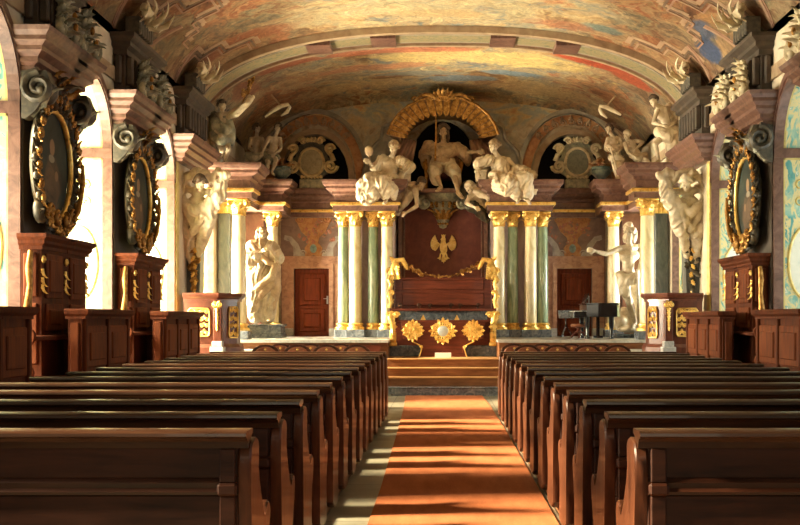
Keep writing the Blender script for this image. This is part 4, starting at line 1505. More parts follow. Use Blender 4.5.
# ------------------------------------------------------------------ chairs before the dais
def chairs():
    def make(loc, lb, grp):
        x, y, z = loc
        r = thing('arched_chair', lb, 'chair', loc, 0, grp)
        for dx in (-.18, .18):
            MB().tube([(x + dx, y + .4, 0), (x + dx, y + .4, .44)], [.016, .022], 8).build('leg', 'pew_end', r)
            MB().tube([(x + dx, y - .03, 0), (x + dx, y, .45), (x + dx, y - .04, 1.0)], [.018, .022, .018], 8).build('leg', 'pew_end', r)
        MB().box(x - .22, x + .22, y - .01, y + .43, .44, .5, .015).build('seat', 'leather', r, smooth=0)
        arc = [(x - .22, .86)] + [(x + .22 * math.cos(PI * (1 - i / 14)), .98 + .13 * math.sin(PI * i / 14)) for i in range(15)] + [(x + .22, .86)]
        MB().prism(arc, 'xz', y - .06, y - .025, bev=.008).build('crest_rail', 'pew_end', r, smooth=30)
        MB().prism([(x + (a - x) * .8, .62 + (b - .62) * .93) for a, b in arc[1:-1]] + [(x + .18, .62), (x - .18, .62)], 'xz', y - .075, y - .03, bev=.012).build('back_pad', 'leather', r, smooth=30)
        MB().ell((x, y - .075, 1.03), (.022, .012, .022), sub=1).build('boss', 'gold', r)
        return r
    first = None
    sets = [(-1, 17.3, 1.13, (266, 298, 327, 357), 'front row', 'sunlit'), (-1, 18.12, 1.1, (281, 311, 341), 'second row', 'sunlit'),
            (1, 17.3, 1.13, (527, 557, 587, 617), 'front row', 'shaded'), (1, 18.12, 1.1, (514, 542, 571, 600), 'second row', 'shaded')]
    for s, y, _, xs, row, side in sets:
        xs = sorted(xs, key=lambda v: abs(v - CX))
        for i, px in enumerate(xs):
            x = at(px, 345, y).x
            lb = 'arched leather-backed chair behind the pews, %s from the aisle, %s, %s side' % (ORD[i], row, side)
            if first is None:
                first = make((x, y, 0), lb, 'arched chairs between pews and dais')
            else:
                dup(first, (x, y, 0), label=lb)


# ------------------------------------------------------------------ choir stalls, desks, portraits
def stall(label, s, a, group):
    """High-backed double stall in front of a pier: seat, panelled back, cornice, gilded side scrolls, curved end."""
    y0, y1 = a + .02, a + 1.72
    xf = s * 4.62
    xw = s * 4.86
    lo, hi = min(xf, xw), max(xf, xw)
    root = thing('choir_stall', label, 'stall', (s * 4.7, (y0 + y1) / 2, .85), 0, group)
    ym = (y0 + y1) / 2
    m = MB()
    m.box(lo, hi, y0 + .08, y1 - .08, .85, 2.34)
    bk = m.build('back', 'stall', root, smooth=0)
    p = MB()
    for c in ((y0 + ym) / 2 + .02, (ym + y1) / 2 - .02):
        for (za, zb) in ((1.76, 2.28), (1.38, 1.7)):
            p.box(min(xf, xf - s * .03), max(xf, xf - s * .03), c - .27, c + .27, za, zb, .012)
            p.box(min(xf, xf - s * .045), max(xf, xf - s * .045), c - .2, c + .2, za + .07, zb - .07, .012)
    bp = p.build('back_panel', 'stall_in', bk, smooth=0)
    # end face towards the camera, panelled too
    p = MB()
    p.box(lo + .04, hi - .04, y0 + .05, y0 + .09, 1.78, 2.28, .012)
    p.box(lo + .04, hi - .04, y0 + .05, y0 + .09, 1.0, 1.7, .012)
    p.build('end_panel', 'stall_in', root, smooth=0)
    m = MB()
    pth = [(s * 4.86, y0 + .06), (s * 4.62, y0 + .06), (s * 4.62, ym - .04), (s * 4.66, ym - .04), (s * 4.66, ym + .04), (s * 4.62, ym + .04), (s * 4.62, y1 - .06), (s * 4.86, y1 - .06)]
    m.moulding(pth if s < 0 else pth[::-1], [(0, 0), (.03, 0), (.03, .04), (.06, .07), (.06, .1), (.1, .14), (.1, .18), (0, .18)], 2.32)
    m.box(lo, hi, y0 + .07, y1 - .07, 2.32, 2.498)
    m.build('cornice', 'stall', root, smooth=0)
    m = MB()
    m.box(min(xw, s * 4.46), max(xw, s * 4.46), y0 - .5, y1 - .1, 1.28, 1.33, .012)
    m.build('seat', 'stall', root, smooth=0)
    for i, yy in enumerate((y0 - .5, ym, y1 - .05)):
        e = MB()
        o = [(s * 4.84, .86), (s * 4.5, .86), (s * 4.48, .95), (s * 4.56, 1.06), (s * 4.58, 1.16), (s * 4.5, 1.25), (s * 4.46, 1.34), (s * 4.5, 1.41), (s * 4.58, 1.41), (s * 4.66, 1.36), (s * 4.84, 1.42)]
        q = []
        for j in range(len(o)):
            u, w = V(o[j]), V(o[(j + 1) % len(o)])
            q += [tuple(u.lerp(w, .25)), tuple(u.lerp(w, .75))]
        e.prism(q, 'xz', yy - .03, yy + .03, bev=.006)
        e.build('arm_rest', 'pew_end' if i else 'stall_in', root, smooth=35)
    for yy in (y0 + .1, ym, y1 - .1):
        g = MB()
        x = s * 4.6
        g.scroll((x, yy, 2.2), .05, (0, 1, 0), (0, 0, 1), 1.3, .015)
        for z in (2.1, 2.0, 1.92):
            g.leaf((x, yy, z), (0, .1, -1), (-s, 0, 0), .12, .05, .5)
        g.build('gilded_drop', 'gold', bk, smooth=60)
    for yy, d in ((y0 + .02, -1), (y1 - .02, 1)):
        g = MB()
        g.tube([(s * 4.72, yy, 2.3), (s * 4.72, yy + d * .05, 2.1), (s * 4.72, yy + d * .02, 1.9), (s * 4.72, yy + d * .12, 1.55), (s * 4.72, yy + d * .06, 1.42)], [.03, .045, .035, .055, .03], 8)
        g.scroll((s * 4.72, yy + d * .1, 1.5), .09, (0, d, 0), (0, 0, 1), 1.3, .03)
        g.build('side_scroll', 'gold_dark', root, smooth=60)
    return root


def desk(label, s, y0, y1, n, group, zt=1.64):
    """Panelled desk front of the stalls: sloping-free flat top, corner post facing the light, raised panels."""
    root = thing('stall_desk', label, 'desk', (s * 4.3, (y0 + y1) / 2, .85), 0, group)
    lo, hi = sorted((s * 4.18, s * 4.34))
    m = MB()
    m.box(lo, hi, y0 + .03, y1, .02, zt - .1)
    fr = m.build('front', 'stall', root, smooth=0)
    m = MB()
    L = (y1 - y0 - .12) / n
    for i in range(n):
        a = y0 + .1 + L * i
        xs = sorted((s * 4.18, s * 4.155))
        m.box(*xs, a + .05, a + L - .05, .95, zt - .2, .012)
        xs = sorted((s * 4.18, s * 4.135))
        m.box(*xs, a + .13, a + L - .13, 1.03, zt - .28, .012)
    m.build('panel', 'stall_in', fr, smooth=0)
    for i in range(n + 1):
        a = y0 + .1 + L * i
        xs = sorted((s * 4.2, s * 4.14))
        MB().box(*xs, a - .035, a + .035, .85, zt - .1, .01).build('pilaster_strip', 'stall', root, smooth=0)
    m = MB()
    m.box(lo + .03, hi - .03, y0 - .0, y0 + .04, .9, zt - .16, .01)
    m.build('end_panel', 'stall_in', root, smooth=0)
    m = MB()
    pth = [(s * 4.36, y0), (s * 4.14, y0)] + sum([[(s * 4.14, y0 + .1 + L * (i + 1) - .04), (s * 4.165, y0 + .1 + L * (i + 1) - .04), (s * 4.165, y0 + .1 + L * (i + 1) + .0), (s * 4.14, y0 + .1 + L * (i + 1) + .0)] for i in range(n - 1)], []) + [(s * 4.14, y1), (s * 4.36, y1)]
    m.moulding(pth if s < 0 else pth[::-1], [(0, 0), (.015, 0), (.015, .03), (.05, .06), (.06, .1), (.05, .12), (0, .12)], zt - .12)
    m.box(lo, hi + .0, y0 + .01, y1 - .01, zt - .11, zt - .002)
    m.build('top', 'stall', root, smooth=0)
    return root


def portrait(label, s, yc, zc, tilt=0.0):
    """Oval portrait in a heavy carved frame with gilded scrolls and a crest, leaning slightly into the hall."""
    x = s * 4.74
    root = thing('oval_portrait', label, 'painting', (x, yc, zc))
    ry, rz = .53, .63
    E = lambda t, a=0, dx=0: V((x - s * dx, yc + (ry + a) * math.cos(t), zc + (rz + a) * math.sin(t)))
    m = MB()
    n = 40
    A = m.pts([(0, ry * math.cos(2 * PI * i / n), rz * math.sin(2 * PI * i / n)) for i in range(n)])
    B = m.pts([(s * .04, ry * math.cos(2 * PI * i / n), rz * math.sin(2 * PI * i / n)) for i in range(n)])
    m.face(A)
    m.face(B[::-1])
    for i in range(n):
        m.face([A[i], A[(i + 1) % n], B[(i + 1) % n], B[i]])
    m.bm.transform(Mx.Translation((x, yc, zc)))
    m.build('canvas', 'canvas', root, smooth=0)
    m = MB()
    m.tube([E(2 * PI * i / 48, .03, .03) for i in range(48)], .035, 8, closed=True)
    rim = m
    m = MB()
    m.tube([E(2 * PI * i / 48, .1, .02) for i in range(48)], .075, 8, flat=.7, ref=(1, 0, 0), closed=True)
    for i in range(22):
        t = 2 * PI * i / 22
        c = E(t, .14, .06)
        tg = V((0, -math.sin(t), math.cos(t)))
        rd = V((0, math.cos(t), math.sin(t)))
        m.scroll(c, .075 + .02 * (i % 3), tg * (1 if i % 2 else -1), rd, 1.3, .032, start=PI, flat=1.3)
        m.leaf(c, rd * .5 + tg, (-s, 0, 0), .16, .09, .4)
    # foot scrolls and backing to the stall
    for d in (-1, 1):
        m.scroll((x - s * .04, yc + d * .46, zc - .56), .14, (0, d, 0), (0, 0, 1), 1.5, .05, start=-PI / 2, flat=1.3)
        m.leaf((x - s * .05, yc + d * .4, zc - .66), (0, d, .3), (-s, 0, 0), .26, .12)
    cf = m.build('carved_frame', 'bronze', root, smooth=60)
    rim.build('gilded_rim', 'gold', cf, smooth=60)
    m = MB()
    for i in range(26):
        t = 2 * PI * (i + .5) / 26
        c = E(t, .24, .1)
        tg = V((0, -math.sin(t), math.cos(t)))
        rd = V((0, math.cos(t), math.sin(t)))
        m.scroll(E(t, .16, .11), .045 + .012 * (i % 3), tg * (1 if i % 2 else -1), rd, 1.3, .02, start=PI / 2)
        m.leaf(E(t, .16, .11), tg + rd * .3, (-s, 0, 0), .13, .06, .4)
        m.ell(E(t, .1, .1), .018, sub=1)
    for d in (-1, 1):
        m.scroll((x - s * .12, yc + d * .15, zc - .66), .09, (0, -d, 0), (0, 0, 1), 1.5, .035, start=PI / 2)
        m.scroll((x - s * .12, yc + d * .36, zc - .58), .09, (0, d, 0), (0, 0, 1), 1.3, .028)
    # a long gilded handle scroll on the hall-ward flank
    m.tube([E(t, .1, .16) for t in [PI * 1.5 + d for d in (.5, .8, 1.1, 1.4, 1.7)]], [.02, .035, .03, .035, .02], 8)
    m.build('gilded_edging', 'gold_dark', cf, smooth=60)
    m = MB()
    top = zc + rz + .12
    for d in (-1, 1):
        m.scroll((x - s * .08, yc + d * .16, top + .08), .16, (0, d, 0), (0, 0, 1), 1.4, .05, start=-PI / 2, flat=1.3)
        m.leaf((x - s * .08, yc + d * .05, top + .08), (-s * .3, d * .7, .6), (-s, 0, 0), .34, .13)
    m.leaf((x - s * .06, yc, top), (-s * .5, 0, 1), (-s, 0, .2), .42, .18, .9)
    cr = m.build('crest', 'bronze', root, smooth=60)
    m = MB()
    rnd = random.Random(int(yc * 10))
    for i in range(12):
        m.leaf((x - s * rnd.uniform(.05, .22), yc + rnd.uniform(-.3, .3), top + rnd.uniform(.05, .3)), (-s * rnd.uniform(.1, .6), rnd.uniform(-1, 1), rnd.uniform(.1, 1)), (-s, 0, .3), .15, .07, .8)
    m.build('gilded_leaf', 'gold_dark', cr, smooth=60)


def stalls():
    for s in (-1, 1):
        side = 'sunlit' if s < 0 else 'shaded'
        grp = 'panelled stall desks along the walls'
        if s < 0:
            desk('red-brown desk front cut by the picture edge, sunlit side, before the first oval portrait', s, 8.6, 10.85, 3, grp)
        desk('panelled red-brown stall desk between the two stalls, %s side' % side, s, 12.45, 14.25, 2, grp)
        desk('panelled red-brown stall desk nearest the gilded pulpit, %s side' % side, s, 16.08, 18.35, 3, grp)
        for k in (1, 2):
            if s > 0 and k == 1:
                continue
            w = 'first' if k == 1 else 'second'
            stall('tall panelled stall back below the %s portrait, %s side' % ('larger near' if k == 1 else 'smaller far' if s < 0 else 'only visible', side), s, (12.3, 16.0)[k - 1], 'high-backed stalls')
            portrait({(-1, 1): 'large oval portrait of a robed figure in dark carved frame, sunlit side, bigger one',
                      (-1, 2): 'oval portrait in gilded carved frame on the sunlit side, smaller one beside the drapery herm',
                      (1, 2): 'oval portrait in gilded carved frame on the shaded side of the hall'}[(s, k)], s, (13.08, 16.78)[k - 1], 3.38)


# ------------------------------------------------------------------ pulpits
def pulpits():
    for s in (-1, 1):
        side = 'sunlit' if s < 0 else 'shaded'
        y = 19.45
        loc = (s * 4.2, y, .905)
        zf = .905
        root = thing('pulpit', 'red-brown pulpit with gilded grille panels on the %s side of the dais' % side, 'pulpit', loc)
        zt = 1.9
        # plan: facet to the camera, canted facet to the aisle, long facet to the dais
        plan = [(4.68, y + .0), (4.08, y), (3.8, y + .42), (3.8, y + .76), (4.68, y + .76)]
        pl = [(s * a, b) for a, b in plan]
        poly = pl if s < 0 else pl[::-1]
        m = MB().prism(pl, 'xy', zf, zt)
        bd = m.build('body', 'pulpitwood', root, smooth=0)
        op = [(s * 4.68, y), (s * 4.08, y), (s * 3.8, y + .42), (s * 3.8, y + .76)]
        op = op if s < 0 else op[::-1]
        m = MB().moulding(op, [(0, 0), (.03, 0), (.03, .04), (.08, .08), (.1, .12), (.09, .15), (0, .15)], zt - .06)
        m.prism([(s * a, b) for a, b in plan], 'xy', zt - .02, zt + .085)
        m.build('top_moulding', 'pulpitwood', root, smooth=0)
        m = MB().moulding(op, [(0, 0), (.07, 0), (.07, .1), (.03, .16), (0, .16)], zf)
        m.build('base_moulding', 'pulpitwood', root, smooth=0)

        def grille(name, c, ax, w, h, mat='gold'):
            g = MB()
            c, ax = V(c), V(ax).normalized()
            nrm = ax.cross(V((0, 0, 1)))
            if nrm.y > 0.01 or (abs(nrm.y) < .01 and nrm.x * s > 0):
                nrm = -nrm
            c = c + nrm * .02
            up = V((0, 0, 1))
            fr = [c + ax * (a * w) + up * (b * h) for a, b in ((-.5, -.42), (-.42, -.5), (.42, -.5), (.5, -.42), (.5, .42), (.42, .5), (-.42, .5), (-.5, .42))]
            g.tube(fr, .016, 6, closed=True)
            nx = 2 if w > .25 else 1
            nz = 4
            for i in range(nx):
                for j in range(nz):
                    for q in (-1, 1):
                        cc = c + ax * (w * ((i + .5) / nx - .5)) + up * (h * ((j + .5) / nz - .5))
                        g.scroll(cc + ax * (q * w * .12 / nx * 2), w * .11 if nx == 2 else w * .2, ax * q, up * (1 if j % 2 else -1), 1.4, .013)
                    g.leaf(cc, up, nrm, h * .16, w * .12, .3)
            g.build(name, mat, bd, smooth=60)
        grille('gilded_grille', (s * 4.4, y, 1.46), (1, 0, 0), .38, .5)
        ax = V((s * 3.8 - s * 4.08, .42, 0))
        grille('gilded_grille', (s * 3.86, y + .33, 1.46), ax, .22, .56)
        # corner pilaster with volute and drop, standing on a pale plinth
        p = MB()
        cx, cy = s * 4.06, y + .0
        p.box(cx - .07, cx + .07, cy - .07, cy + .07, 1.08, zt - .04, .01)
        p.build('corner_pilaster', 'pulpitwood', root, smooth=0)
        p = MB()
        p.box(cx - .12, cx + .12, cy - .13, cy + .1, zf, 1.02, .01)
        p.box(cx - .09, cx + .09, cy - .1, cy + .08, 1.02, 1.12, .01)
        p.build('pilaster_plinth', 'paleplinth', root, smooth=0)
        g = MB()
        for q in (-1, 1):
            g.scroll((cx + q * .05, cy - .08, zt - .12), .055, (q, 0, 0), (0, 0, 1), 1.4, .02, start=PI / 2)
        for j in range(6):
            g.leaf((cx, cy - .075, zt - .16 - .07 * j), (0, -.1, -1), (0, -1, 0), .1, .06 - .006 * j, .5)
            g.ell((cx, cy - .085, zt - .2 - .07 * j), .018, sub=1)
        g.build('gilded_drop', 'gold', root, smooth=60)


# ------------------------------------------------------------------ throne with desk
def throne():
    y = 23.3
    root = thing('throne_rostrum', 'dark red-brown rostrum desk with gilded cartouches in the centre of the dais', 'rostrum', (0, y, .707))
    W = lambda px, d=0: at(px, 0, y + d).x
    Z = lambda py, d=0: at(0, py, y + d).z
    # plinth
    m = MB()
    m.box(W(388), W(498), y + .12, y + 1.6, .707, Z(345.5), .012)
    m.build('plinth', 'plinth', root, smooth=0)
    # long front desk, bombe centre on a concave foot
    m = MB()
    m.box(W(395), W(491), y + .15, y + .5, Z(345.5) - .0, Z(322))
    m.build('desk_front', 'redwood', root, smooth=0)
    m = MB()
    zb, zt = .709, Z(322)
    o = []
    for py, h in ((357.5, 24), (354, 22.5), (349, 21), (345, 23), (341, 31), (338, 40), (322, 42)):
        o.append((h, Z(py)))
    out = [(h * y / F, z) for h, z in o] + [(-h * y / F, z) for h, z in o[::-1]]
    m.prism(out, 'xz', y - .12, y + .16, bev=.01)
    bf = m.build('bombe_front', 'redwood', root, smooth=30)
    g = MB()
    for q in (-1, 1):
        g.tube([(q * (h + .3) * y / F, y - .125, z) for h, z in o[:5]], .014, 8)
        g.scroll((q * 21.5 * y / F, y - .12, Z(347)), .04, (q, 0, 0), (0, 0, 1), 1.2, .014)
    g.build('gilded_edge', 'gold', bf, smooth=60)
    m = MB()
    m.box(W(393), W(493), y - .02, y + .55, Z(322), Z(320), .006)
    m.build('desk_top', 'redwood', root, smooth=0)
    # gilded relief ornaments
    def cluster(name, cx, cz, w, h, seed, yy):
        g = MB()
        rnd = random.Random(seed)
        for i in range(16):
            a = 2 * PI * i / 16
            p = V((cx + w * .36 * math.cos(a), yy, cz + h * .36 * math.sin(a)))
            t = V((-math.sin(a), 0, math.cos(a)))
            g.scroll(p, min(w, h) * .16, t * (1 if i % 2 else -1), V((math.cos(a), 0, math.sin(a))), 1.3, .018, start=rnd.uniform(0, 3))
            g.leaf(p, (math.cos(a), 0, math.sin(a)), (0, -1, 0), min(w, h) * (.16 + .16 * abs(math.cos(2 * a))), .06, .5)
            if seed != 2 and i % 2:
                q = V((cx + w * .15 * math.cos(a), yy, cz + h * .15 * math.sin(a)))
                g.scroll(q, min(w, h) * .13, t, V((0, 0, 1)), 1.3, .02, start=i)
                g.leaf(V((cx, yy, cz)), (math.cos(a), 0, math.sin(a)), (0, -1, 0), h * .5, .07, .3)
        return g.build(name, 'gold', bf, smooth=60)
    cluster('gilded_cartouche', 0, Z(331), .5, .46, 2, y - .15)
    MB().ell((0, y - .155, Z(331)), (.115, .03, .12), sub=3).build('silver_oval', 'silver', bf)
    cluster('gilded_relief', W(413), Z(330.5), .4, .38, 3, y - .14)
    cluster('gilded_relief', W(473), Z(330.5), .4, .38, 5, y - .14)
    # back of the desk: bluish recess, ledge with little brackets, tall two-tier back board
    m = MB()
    m.box(W(397), W(489), y + .95, y + 1.0, Z(322, .95), Z(311, .95))
    m.build('recess_panel', 'plinth', root, smooth=0)
    m = MB()
    m.box(W(390, .8), W(496, .8), y + .7, y + 1.05, Z(311, .8), Z(308.5, .8), .006)
    m.build('ledge', 'redwood', root, smooth=0)
    b = MB()
    for px in (400, 419, 430, 451, 460, 478):
        b.scroll((W(px, .75), y + .72, Z(305.5, .75)), .05, (1, 0, 0), (0, 0, 1), 1.3, .018)
        b.box(W(px, .75) - .02, W(px, .75) + .02, y + .72, y + .9, Z(309, .75), Z(303, .75))
    b.build('ledge_bracket', 'pew_end', root, smooth=40)
    m = MB()
    m.box(W(395, 1), W(491, 1), y + 1.0, y + 1.1, .8, Z(279, 1))
    m.build('back_board', 'redwood', root, smooth=0)
    m = MB()
    for za, zb2 in ((280, 290), (293, 306)):
        m.box(W(402, 1), W(484, 1), y + .975, y + 1.01, Z(zb2, 1), Z(za, 1), .015)
    m.box(W(393, 1), W(493, 1), y + .96, y + 1.12, Z(279.5, 1), Z(277.5, 1), .006)
    m.box(W(393, 1), W(493, 1), y + .97, y + 1.02, Z(292, 1), Z(291, 1))
    m.build('back_panel', 'redwood', root, smooth=0)
    for q in (-1, 1):                                     # gilded uprights with eagle-neck finials
        x = q * 51 * (y + .9) / F
        p = MB()
        p.box(x - .05, x + .05, y + .85, y + 1.05, .8, Z(276, .9))
        p.build('upright', 'redwood', root, smooth=0)
        g = MB()
        for (za, zb2) in ((276, 290), (291, 308)):
            A, B = Z(za, .9), Z(zb2, .9)
            g.tube([(x, y + .83, A), (x + q * .06, y + .8, A * .7 + B * .3), (x + q * .01, y + .8, A * .4 + B * .6), (x + q * .05, y + .8, B)], [.05, .07, .05, .06], 8)
            g.scroll((x, y + .79, A - .05), .07, (q, 0, 0), (0, 0, 1), 1.3, .026)
            g.leaf((x, y + .8, B + .1), (q * .2, 0, 1), (0, -1, 0), .22, .09)
        g.build('gilded_upright_carving', 'gold', root, smooth=60)
        x2 = q * 50 * y / F
        g = MB()
        g.tube([(x2, y + .05, Z(312)), (x2 + q * .05, y, Z(318)), (x2 + q * .0, y, Z(325)), (x2, y, Z(343))], [.06, .095, .055, .05], 10)
        for k in (-1, 1):
            g.scroll((x2 + k * .075, y - .04, Z(315)), .07, (k, 0, 0), (0, 0, 1), 1.4, .028)
        g.leaf((x2, y - .04, Z(322)), (0, -.2, -1), (0, -1, 0), .3, .12)
        g.box(x2 - .085, x2 + .085, y - .07, y + .1, Z(346), Z(342.5), .01)
        g.box(x2 - .07, x2 + .07, y - .05, y + .08, Z(343), Z(332), .015)
        g.build('gilded_bracket', 'gold', root, smooth=50)
        c = V((q * 43 * (y + .95) / F, y + .9, Z(267, .95)))
        g = MB()
        g.tube([c + V((q * .1, 0, -.28)), c + V((q * .16, 0, -.05)), c + V((q * .08, -.02, .14)), c + V((-q * .06, -.04, .16)), c + V((-q * .13, -.04, .03)), c + V((-q * .17, -.04, -.06))], [.1, .085, .07, .06, .05, .02], 10)
        g.scroll(c + V((q * .2, -.03, -.12)), .1, (q, 0, 0), (0, 0, 1), 1.3, .04)
        for k in range(6):
            g.leaf(c + V((q * .12, -.06, -.2 + .06 * k)), (-q * .8, -.3, -.4 - .1 * k), (0, -1, .2), .2, .08, .5)
        g.leaf(c + V((q * .1, -.02, .1)), (q * .6, 0, .6), (0, -1, 0), .2, .09)
        g.build('gilded_finial', 'gold', root, smooth=60)
    # swag
    gl = tag(None or _garland(y + .92), 'thin gilded leaf garland hung between the two curled finials over the rostrum', 'garland')
    # little things on the desk
    for px, nm in ((423, 'towards the sunlit columns'), (457, 'towards the shaded columns')):
        q = thing('gilded_bookrest', 'small gilded book rest on the rostrum desk top, %s' % nm, 'bookrest', (W(px), y + .2, Z(320)))
        m = MB()
        m.box(W(px) - .05, W(px) + .05, y + .15, y + .25, Z(320) + .001, Z(320) + .02)
        m.prism([(W(px) - .05, Z(320) + .02), (W(px), Z(320) + .12), (W(px) + .05, Z(320) + .02)], 'xz', y + .18, y + .22)
        m.build('rest', 'gold', q, smooth=0)
    # white card leaning on the step
    mb = MB().box(-.17, .17, 22.6, 22.62, .709, .709 + .105, M=None)
    tag(mb.build('notice_card', 'paper', smooth=0, loc=(0, 22.6, .709)), 'small blank white card standing on the dais floor before the rostrum', 'card')


def _garland(y):
    g = MB()
    rnd = random.Random(11)
    a, b = at(402, 263, y), at(481, 263, y)
    n = 40
    pts = []
    for i in range(n + 1):
        t = i / n
        p = a.lerp(b, t)
        p.z -= .3 * (1 - (2 * t - 1) ** 2)
        pts.append(p)
    g.tube(pts, .009, 6)
    for i, p in enumerate(pts):
        e = abs(2 * i / n - 1)
        k = 1 if e < .45 else 3
        for _ in range(k):
            L = .06 if e < .45 else .1
            g.leaf(p + V((0, -.01, rnd.uniform(-.02, .02))), (rnd.uniform(-1, 1), -.2, rnd.uniform(-.8, .8)), (0, -1, 0), L, L * .5, .4, .01, 2, 5)
    return g.build('leaf_garland', 'gold_dark', smooth=60)


# ------------------------------------------------------------------ eagle
def eagle():
    y = 26.445
    c = at(443, 247, y)
    root = thing('eagle_emblem', 'gilded heraldic eagle with raised wings on the dark red hanging', 'emblem', (c.x, y, c.z))
    k = y / F
    P = lambda px, py: (c.x + (px - 443) * k, c.z + (247 - py) * k)

    def plate(name, pts, d0=0.0, dep=.05):
        MB().prism([P(*p) for p in pts], 'xz', y - dep - d0, y - d0, bev=.008).build(name, 'gold_bright', root, smooth=0)
    plate('body', [(441, 243), (441.5, 240.5), (440.5, 239.8), (441.2, 238.2), (443, 236.4), (445, 237), (445.6, 239), (445.2, 242), (447, 245), (447.3, 250), (446, 254), (443.8, 257), (441.5, 254), (440, 250), (439.6, 246)], .01, .07)
    for q in (-1, 1):
        w = [(3, 244), (4.4, 246), (6, 249), (8, 251), (10, 250), (12, 248.2), (12.8, 246), (12.9, 243), (12, 240), (10.6, 237.5), (8.4, 235), (7.8, 236.6), (6.6, 239.5), (6.4, 241.5), (5, 242.5)]
        plate('wing', [(443.4 + q * a, b) for a, b in (w if q > 0 else w[::-1])])
        f = MB()
        for i in range(6):
            t = i / 5
            p0 = P(443.4 + q * (6 + .4 * t), 241 + 6 * t)
            p1 = P(443.4 + q * (9.5 + 3 * math.sin(t * 2.6)), 237 + 12.5 * t)
            f.tube([(p0[0], y - .055, p0[1]), (p1[0], y - .055, p1[1])], [.012, .018], 6)
        f.build('wing_feather', 'gold_bright', root)
        lg = [(2, 252), (3.6, 254), (4, 257), (6.2, 258.4), (5.4, 259), (4.2, 258.6), (3.2, 260.6), (2.6, 258.4), (2.4, 256)]
        plate('leg', [(443.4 + q * a, b) for a, b in (lg if q > 0 else lg[::-1])], .005, .05)
    plate('tail', [(442.5, 255), (445, 255), (446.2, 259), (445.4, 262), (444.3, 261), (443.7, 263.5), (443, 261), (441.8, 262), (441.2, 259)])
    plate('crown', [(441.6, 236.8), (441.2, 234.6), (442.4, 235.6), (443.4, 234.2), (444.4, 235.6), (445.6, 234.6), (445.2, 236.8)], .01, .06)


